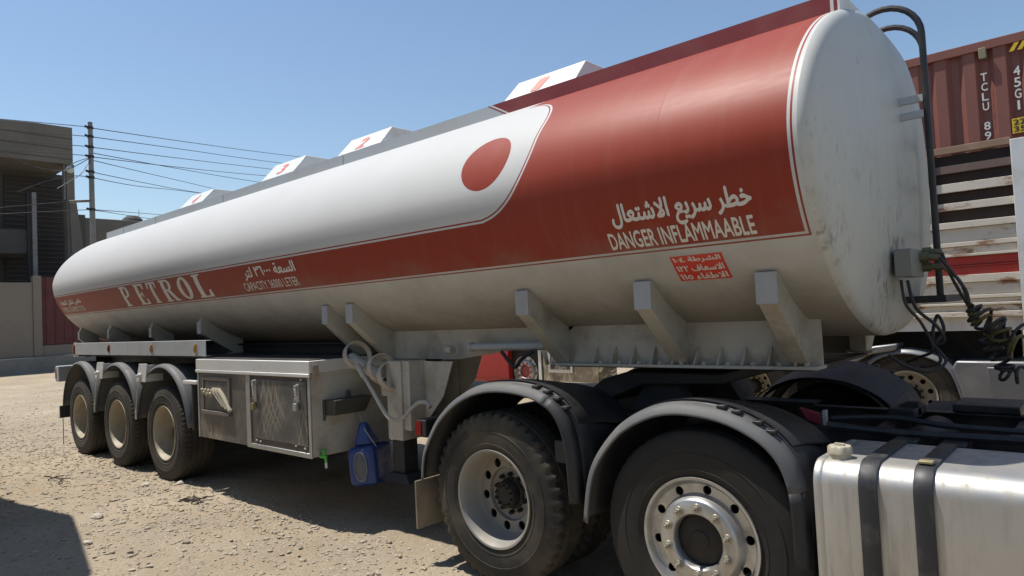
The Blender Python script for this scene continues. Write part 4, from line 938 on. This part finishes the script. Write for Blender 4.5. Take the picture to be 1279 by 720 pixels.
for q in o.children:
    if q.name.startswith(('hub', 'wheel_nut')): q.data = q.data.copy(); q.data.materials[0] = REDW
pth = [(wx + .66 * math.cos(a), .53 + .7 * math.sin(a)) for a in np.linspace(R(168), R(12), 20)]
fender('fender', pth, FY - .08, FY + .4, .04, PLAST, G_)
MB().box(xa - 4, x1 + 1.5, FY + .1, FY + 2.3, 1.5, 3.0).build('cargo_body', STEEL, G_, bevel=.02)
MB().box(xa - 4, x1 + 1.5, FY + .8, FY + 1.6, .9, 1.497).build('chassis', BLACKP, G_)
for x in (xa - 1.2, xa - 2.6): o = wheel(W_T, G_, x, FY + .2, .53); o.rotation_euler = (0, .2, 0)
V = thing('silver_truck', (9.6, 5.7, 0), 'silver grey truck tractor with side skirt under the rusty white trailer', 'truck')
wx = 9.06; wy = SY + .16
o = wheel(W_D, V, wx, wy + .01, .5); o.rotation_euler = (0, .5, 0); wheel(W_P, V, wx, 6.6, .5)
pth = sm([(wx - .62, .42), (wx - .55, .72), (wx - .32, .98), (wx, 1.06), (wx + .32, .98), (wx + .5, .8), (wx + .6, .45)])
fender('fender', pth, SY - .03, SY + .45, .06, SILVER, V, .012, .05)
b = MB(); b.prism([(wx - .95, .80), (wx - .95, .92), (wx - .30, 1.09), (wx - .05, 1.12), (wx - .08, 1.04), (wx - .35, .99), (wx - .62, .84)], SY - .05, SY + .3, 'y'); b.build('rear_fairing', SILVER, V, bevel=.02)
b = MB(); b.prism([(wx + .57, .2), (wx + .53, .6), (wx + .46, .84), (wx + .5, .925), (11.3, .915), (11.3, .2)], SY - .04, SY + .4, 'y'); sk = b.build('side_skirt', SILVER, V, bevel=.02)
b = MB(); q0 = [(wx + .78, .86), (wx + 1.4, .86), (wx + 1.4, .25), (wx + .95, .25), (wx + .8, .6)]; b.prism(q0, SY - .055, SY - .041, 'y'); b.build('skirt_panel', pm('silver panel paint', (.13, .135, .145), .4, .4), sk, bevel=.012)
MB().box(8.0, 11.4, 5.2, 6.2, .6, .85).build('chassis', BLACKP, V)
MB().box(10.75, 12.5, SY, 6.95, .9, 3.6).build('cab', SILVER, V, bevel=.08)
# shipping container standing in the stake trailer
K = thing('shipping_container', (7.4, 6, 1.45), 'oxide red corrugated shipping container standing inside the rusty white trailer', 'container')
KY, KT, KX = 4.68, 4.40, 10.62
b = MB(); prof = []; x = 4.3
while x < KX - .15:
    prof += [(x, KY + .0), (x + .105, KY + .0), (x + .155, KY + .05), (x + .225, KY + .05), (x + .275, KY + .0)]; x += .275
prof += [(KX - .12, KY)]
b.rings([[(p[0], p[1], 1.5) for p in prof], [(p[0], p[1], KT - .1) for p in prof]], closed=False); b.build('side_wall', CONT, K, smooth=0, solid=.003)
MB().box(4.2, KX, KY - .02, KY + .06, KT - .1, KT).build('top_rail', CONT, K, bevel=.006)
MB().box(4.2, KX, KY + .06, KY + 2.2, KT - .03, KT - .02).build('roof', CONT, K)
MB().box(4.2, KX, KY - .02, KY + .06, 1.4, 1.5).build('bottom_rail', CONT, K)
MB().box(KX - .12, KX, KY - .03, KY + .1, 1.5, KT - .1).build('corner_post', CONT, K, bevel=.006)
MB().box(4.18, 4.2, KY, KY + 2.2, 1.4, KT).build('end_wall', CONT, K); MB().box(KX, KX + .02, KY, KY + 2.2, 1.4, KT).build('end_wall', CONT, K)
MB().box(4.2, KX, KY + 2.2, KY + 2.24, 1.4, KT).build('side_wall', CONT, K)
def on_k(s, t, l): return Vector((s, KY - .004 - l, t))
def vert_word(txt, u, v0, v1, w):
    n = len(txt)
    for k, ch in enumerate(txt):
        if ch == ' ': continue
        p, q = ony(u + k * .9, v0 + (v1 - v0) * k / n, KY), ony(u + k * .9, v0 + (v1 - v0) * (k + .8) / n, KY)
        decal('marking', glyph_shapes(ch), on_k, pm('white container marking', (.6, .58, .55), .6), K, (p.x - w / 2 * (.3 if ch in '1' else 1), p.x + w / 2 * (.3 if ch in '1' else 1), q.z, p.z), .015, 0)
vert_word('TCLU 89', 1229, 92, 177, .055); vert_word('45G1', 1270, 83, 140, .055)
p = ony(1228, 68, KY); b = MB().box(p.x - .035, p.x + .035, KY - .05, KY + .0, p.z - .06, p.z + .06).build('vent_box', pm('olive vent', (.2, .17, .1), .6), K, bevel=.006)
for u in (1264, 1274.5):
    p = ony(u, 46, KY - .03); decal('hazard_stripe', [([(0, 0), (.45, 0), (1, 1), (.55, 1)], [])], lambda s, t, l: Vector((s, KY - .022 - l, t)), YEL, K, (p.x - .035, p.x + .06, KT - .19, KT - .105))
p = ony(1270, 158, KY - .02); yl = MB().box(p.x - .035, p.x + .16, KY - .03, KY - .022, p.z - .075, p.z + .085).build('yellow_label', YEL, K)
for k, t in enumerate(('22', '35')):
    decal('marking', glyph_shapes(t), lambda s, t_, l: Vector((s, KY - .031 - l, t_)), BLK, yl, (p.x - .02, p.x + .08, p.z + .015 - .075 * k, p.z + .07 - .075 * k), .03, 0)

# drums seen through the gap under the frame
def drum(u, v, y, m, lab, r=.29, h=.88):
    p = ony(u, v, y); b = MB(); b.lathe([(0, h - .015), (r - .02, h - .015), (r, h), (r, h * .67), (r + .012, h * .66), (r, h * .65), (r, h * .35), (r + .012, h * .34), (r, h * .33), (r, 0), (0, 0)], (p.x, y, 0), 32, 'z')
    o = b.build('drum', m, None, smooth=40); tag(o, lab, 'drum', 'drums between the two trucks'); return o
drum(941, 472, 7.2, pm('blue drum paint', (.012, .03, .15), .4, var=.2), 'dark blue steel drum seen under the frame beside the black fender', h=1.0)
drum(913, 472, 7.4, pm('rusty drum paint', (.07, .04, .025), .7, var=.4), 'rusty brown drum standing left of the dark blue drum', h=1.0)

# ================================================================ BUILDINGS ON THE LEFT
BXX = -30.
def yb_(u, v, X=BXX): return onx(u, v, X).y
def zb_(u, v, X=BXX): return onx(u, v, X).z
Hs = thing('concrete_building', (-33, 2, 0), 'unfinished grey concrete building with a deep overhanging roof slab', 'building')
yr = yb_(91, 180)
zt0, zt1, zr0 = zb_(0, 150), zb_(91, 160), zb_(91, 206)
b = MB(); ys = [-8, yb_(0, 150), yb_(45, 152), yr]; zs = [zb_(0, 149), zb_(0, 149.5), zb_(45, 153.5), zb_(91, 160)]
for (ya, za), (yc, zc) in zip(list(zip(ys, zs))[:-1], list(zip(ys, zs))[1:]): b.hexa([(BXX, ya, zr0), (BXX - 6, ya, zr0), (BXX - 6, yc, zr0), (BXX, yc, zr0), (BXX, ya, za), (BXX - 6, ya, za), (BXX - 6, yc, zc), (BXX, yc, zc)])
bmesh.ops.remove_doubles(b.bm, verts=b.bm.verts, dist=1e-4)
b.build('roof_slab', CONC, Hs)
MB().box(BXX - 3.2, BXX - 3, -8, yr + .8, 0, zr0 - .003).build('wall', CONCD, Hs)
MB().box(BXX - 2.995, BXX - 2.9, yb_(24, 270), yr + .3, 4.6, zr0 - .3).build('shutter', pm('dark louvre', (.03, .025, .026), .7), Hs)
for k in range(22):
    z = 4.7 + k * .25; MB().box(BXX - 2.895, BXX - 2.8, yb_(24, 270), yr + .3, z, z + .05).build('louvre', pm('dark louvre blade', (.06, .055, .055), .7), Hs)
MB().box(BXX - .6, BXX - .02, yb_(84, 230), yr + .06, 0, zr0 - .003).build('column', CONC, Hs)
MB().box(BXX - .4, BXX - .1, yb_(81, 230), yb_(83.4, 230), zb_(82, 250), zr0 - .003).build('downpipe', POLEM, Hs)
b = MB(); y0 = yb_(87, 255); y1 = yb_(95, 255); yA = yb_(91, 330); yB = yb_(109, 330); zA, zB = zb_(90, 250), zb_(90, 345)
b.hexa([(BXX + .1, yA, zB), (BXX - 1.2, yA, zB), (BXX - 1.2, yB, zB), (BXX + .1, yB, zB), (BXX + .1, y0, zA), (BXX - 1.2, y0, zA), (BXX - 1.2, y1, zA), (BXX + .1, y1, zA)]); b.build('buttress', CONC, Hs)
MB().box(BXX - 3, BXX - .5, -8, yb_(39, 300), zb_(20, 316), zb_(20, 285)).build('balcony', CONCD, Hs, bevel=.05)
for u, X, m in ((37, BXX - .45, STEEL), (43.5, BXX - .3, POLEM)): y = yb_(u, 300, X); MB().box(X - .15, X + .1, y - .09, y + .1, 0, zb_(u, 241, X)).build('post', m, Hs)
MB().box(BXX - 2.9, BXX - 2.85, yb_(0, 345), yb_(16, 345), 2.6, 4.2).build('window', GLASSD, Hs)
for k in range(3): MB().box(BXX + .003, BXX + .03, -8, yr - .02, zr0 + .25 + k * .55, zr0 + .27 + k * .55).build('formwork_seam', CONCD, Hs)
pieces([(BXX - 2.84, BXX - 2.78, yb_(0, 345) + .0 + k * .7, yb_(0, 345) + .06 + k * .7, 2.6, 4.2) for k in range(3)], 'window_bar', POLEM, Hs)
MB().box(BXX - 2.84, BXX - 2.7, yb_(0, 345) - .3, yb_(16, 345) + .1, 2.45, 2.59).build('window_sill', CONC, Hs)
lp = onx(88, 212, BXX + .15); MB().lathe([(0, -.06), (.16, -.06), (.2, 0), (.12, .1), (0, .12)], lp, 16, 'x').build('wall_lamp', pm('pale lamp', (.5, .5, .48), .5), Hs)
# boundary wall with gate
WX = -27.
Wl = thing('boundary_wall', (WX, 3, 0), 'dusty plastered boundary wall on a rough stone plinth, left of the tank', 'wall')
yp0, yp1 = yb_(42, 400, WX), yb_(53, 400, WX); zw = zb_(20, 353, WX); zpil = zb_(47, 345, WX); zpl = zb_(30, 447, WX)
MB().box(WX - .25, WX, -9, yp0, zpl, zw).build('wall_panel', PLASTER, Wl, bevel=.02)
MB().box(WX - .3, WX + .06, yp0 + .003, yp1, zpl, zpil).build('pillar', PLASTER, Wl, bevel=.02)
MB().box(WX - .5, WX + .35, -9, 14, -.2, zpl - .003).build('plinth', STONE, Wl, bevel=.04)
zg0, zg1 = zb_(70, 431, WX), zb_(70, 346, WX)
g = MB(); g.box(WX - .2, WX - .12, yp1 + .003, yp1 + 3.4, zg0, zg1); G = g.build('metal_gate', BRICKR, None, bevel=.02)
tag(G, 'dark red sheet metal gate beside the plastered wall pillar', 'gate')
for k in range(9): MB().box(WX - .119, WX - .09, yp1 + .2 + k * .37, yp1 + .26 + k * .37, zg0 + .1, zg1 - .1).build('rib', BRICKR, G)
MB().box(WX - .25, WX, yp1 + .003, yp1 + 3.4, zpl, zg0 - .003).build('wall_panel', PLASTER, Wl)
MB().box(WX - .25, WX, yp1 + 3.403, 14, zpl, zw).build('wall_panel', PLASTER, Wl, bevel=.02)
# low house and roof lumps behind the tank's tail
LX = -46.
L = thing('low_house', (LX - 4, 12, 0), 'low grey flat-roofed house behind the utility pole', 'house')
MB().box(LX - 8, LX, yb_(99, 280, LX), yb_(170, 285, LX) + 14, 0, zb_(130, 273.5, LX)).build('wall', CONC, L, bevel=.05)
MB().box(LX - 8, LX + .3, yb_(97, 280, LX), yb_(106, 285, LX), 0, zb_(103, 269, LX)).build('stair_tower', CONCD, L, bevel=.05)
p = onx(166, 274, LX - 1); b = MB(); b.lathe([(0, .6), (.4, .54), (.7, .3), (.8, 0), (.8, -3)], (p.x, p.y, p.z - .3), 20, 'z'); b.build('water_tank', CONCD, L, smooth=50)
b = MB(); b.cyl(onx(174, 283, LX - 1), onx(174, 262, LX - 1), .03, .02, 6); b.build('aerial', POLEM, L)

# ================================================================ POLE AND CABLES
PD = 30.
pt = ond(113, 153, PD); pm_ = ond(117.5, 330, PD); base = pt + (pm_ - pt) * ((pt.z + .2) / (pt.z - pm_.z))
P_ = thing('utility_pole', (base.x, base.y, 0), 'grey steel utility pole standing between the concrete building and the tank', 'utility pole')
b = MB(); b.tube([base, pt], [.12, .08], 12); b.build('pole', POLEM, P_)
def on_pole(v): return pt + (base - pt) * ((ond(113.5, v, PD).z - pt.z) / (base.z - pt.z))
for v in (160, 171, 184, 196, 215, 222, 262):
    c = on_pole(v); b = MB(); b.lathe([(.08, -.05), (.11, -.04), (.11, .04), (.08, .05)], c, 14, 'z'); b.cyl(c, c + Vector((.12, -.2, 0)), .03, .05, 8); b.build('insulator', PLASTD, P_)
cr = MB(); c = on_pole(251); cr.cyl(ond(87, 252, PD), c, .05, .05, 8); cr.build('cross_arm', POLEM, P_)
ORD = ['topmost', 'second', 'third', 'fourth', 'fifth', 'sixth', 'seventh', 'eighth', 'ninth', 'lowest']
def cable(pix, lab, grp, d0, d1, r=.014):
    n = len(pix); P = [ond(u, v, d0 + (d1 - d0) * k / (n - 1)) for k, (u, v) in enumerate(pix)]
    P[0] = on_pole(pix[0][1])
    b = MB(); b.tube(bez(P, 8), r, 5); tag(b.build('power_cable', WIREM, None), lab, 'cable', grp)
right = [[(116, 160), (240, 178.5), (352, 193.5), (560, 218)], [(116, 171), (230, 187), (340, 202.5), (560, 230)], [(116, 184), (225, 198), (335, 211), (560, 236)], [(117, 191), (215, 209.5), (312, 226), (500, 255)], [(116, 196), (222, 209), (328, 219.5), (520, 235)], [(118, 200), (190, 218), (263, 235), (400, 268)], [(117, 215), (180, 228.5), (246, 240.5), (400, 264)], [(116, 222), (174, 233), (245, 240.8), (400, 262)], [(118, 262), (150, 264.5), (188, 267.5), (300, 276)], [(118, 262.5), (140, 266), (165, 270), (300, 290)]]
for k, p in enumerate(right): cable(p, f'{ORD[k]} of the thin cables running right from the utility pole across the sky', 'cables right of the pole', PD, 62, .017)
left = [[(113, 159), (80, 156), (50, 153.3), (0, 149)], [(113, 171), (56, 166), (0, 161), (-60, 157)], [(113, 183.5), (56, 179), (0, 174), (-60, 170)], [(113, 195), (56, 190.5), (0, 186), (-60, 183)], [(112, 197), (80, 213), (42, 208), (0, 190)], [(113, 197), (103, 200), (92, 204.5), (80, 215)], [(112, 199), (103, 216), (94, 223), (72, 236)], [(113, 222), (94, 220), (60, 226), (22, 240)], [(115, 250), (90, 251.5), (45, 255.5), (0, 259.5)], [(115, 262), (60, 264.5), (0, 267.5), (-50, 270)]]
for k, p in enumerate(left): cable(p, f'{ORD[k]} of the thin cables running left from the utility pole past the concrete building', 'cables left of the pole', PD, 27.5, .014)

# ================================================================ SMALL THINGS ON THE GROUND
def stone(u, v, r, lab):
    p = onz(u, v, 0); bm = bmesh.new(); bmesh.ops.create_icosphere(bm, subdivisions=2, radius=1)
    for w in bm.verts: w.co = Vector((w.co.x * r * 1.5, w.co.y * r * 1.1, w.co.z * r * .7)) * (1 + random.uniform(-.14, .14)) + Vector((p.x, p.y, float(gz(p.x, p.y)) + r * .3))
    me = bpy.data.meshes.new('stone'); bm.to_mesh(me); bm.free(); o = finish(me, 'stone', pm('light stone', (.42, .38, .31), .9, var=.25, scale=14, bump=.2), smooth=30); tag(o, lab, 'stone')
stone(122, 646, .045, 'pale flat stone lying right of the shadow in the lower left'); stone(226, 606, .035, 'pale round stone beside the front trailer tyre'); stone(110, 680, .03, 'grey stone lying just below the flat pale stone near the shadow')
stone(183, 607, .04, 'low grey stone on the dirt in front of the middle trailer wheels')
def twigs(u, v, n, s, lab):
    p = onz(u, v, 0); b = MB()
    for k in range(n):
        a = random.uniform(0, PI); c = p + Vector((random.gauss(0, s * .4), random.gauss(0, s * .22), random.uniform(.004, .016))); l = random.uniform(.3, 1) * s
        q = Vector((math.cos(a), math.sin(a) * .6, random.uniform(-.05, .12))) * l / 2; b.tube([c - q, c + Vector((0, 0, random.uniform(0, .012))), c + q], [.006, .008, .003], 5); b.tube([c, p + Vector((0, 0, .012))], [.006, .004], 5)
    tag(b.build('twig_heap', WOODB, None), lab, 'twigs')
twigs(247, 626, 15, .2, 'small heap of dark twigs on the sunlit dirt below the trailer wheels'); twigs(78, 600, 4, .34, 'few dry dark sticks lying on the dirt at the far left')

# covered lorry parked at the photographer's left, whose shadow falls across the lower left
def lorry(dx, dy, lab):
    t = thing('covered_lorry', (1.2 + dx, -4.7 + dy, 0), lab, 'lorry')
    TARP = pm('pale grey tarpaulin', (.42, .41, .39), .7, var=.1) if dx == 0 else pm('dark green tarpaulin', (.035, .045, .04), .7, var=.3, scale=1.2, dirt=(.14, .12, .09), damt=.4)
    h = 4.25; Q = [(-1.6, -3.6), (.435, -3.2), (1.475, -3.03), (1.885, -2.95), (2.05, -2.97), (2.785, -3.12), (3.94, -3.37), (3.94, -6.0), (-1.6, -6.0)]
    Q = [(x + dx, y + dy) for x, y in Q]
    MB().prism(Q, 1.15, h, 'z').build('tarpaulin_body', TARP, t, bevel=.06)
    MB().box(-1.5 + dx, 3.7 + dx, -5.9 + dy, -3.65 + dy, .95, 1.147).build('bed', STEEL, t)
    for x in (-.6, 2.6):
        for y in (-3.9, -5.7):
            b = MB(); b.lathe([(.1, -.1), (.29, -.12), (.31, -.15), (.42, -.16), (.52, -.14), (.53, -.1), (.53, .1), (.52, .14), (.31, .15), (.1, .1)], (x + dx, y + dy, .53), 40, 'y'); b.build('wheel', RUBBER, t, smooth=40)
lorry(0, 0, 'tall lorry with a pale tarpaulin body parked along the near side of the yard')
lorry(8, -3.6, 'unseen dark green tarpaulin lorry added behind the camera to shade the tank')  # unseen lorry added to keep sky and ground light off the tank
for w in (W_T, W_D, W_P): drop(w)
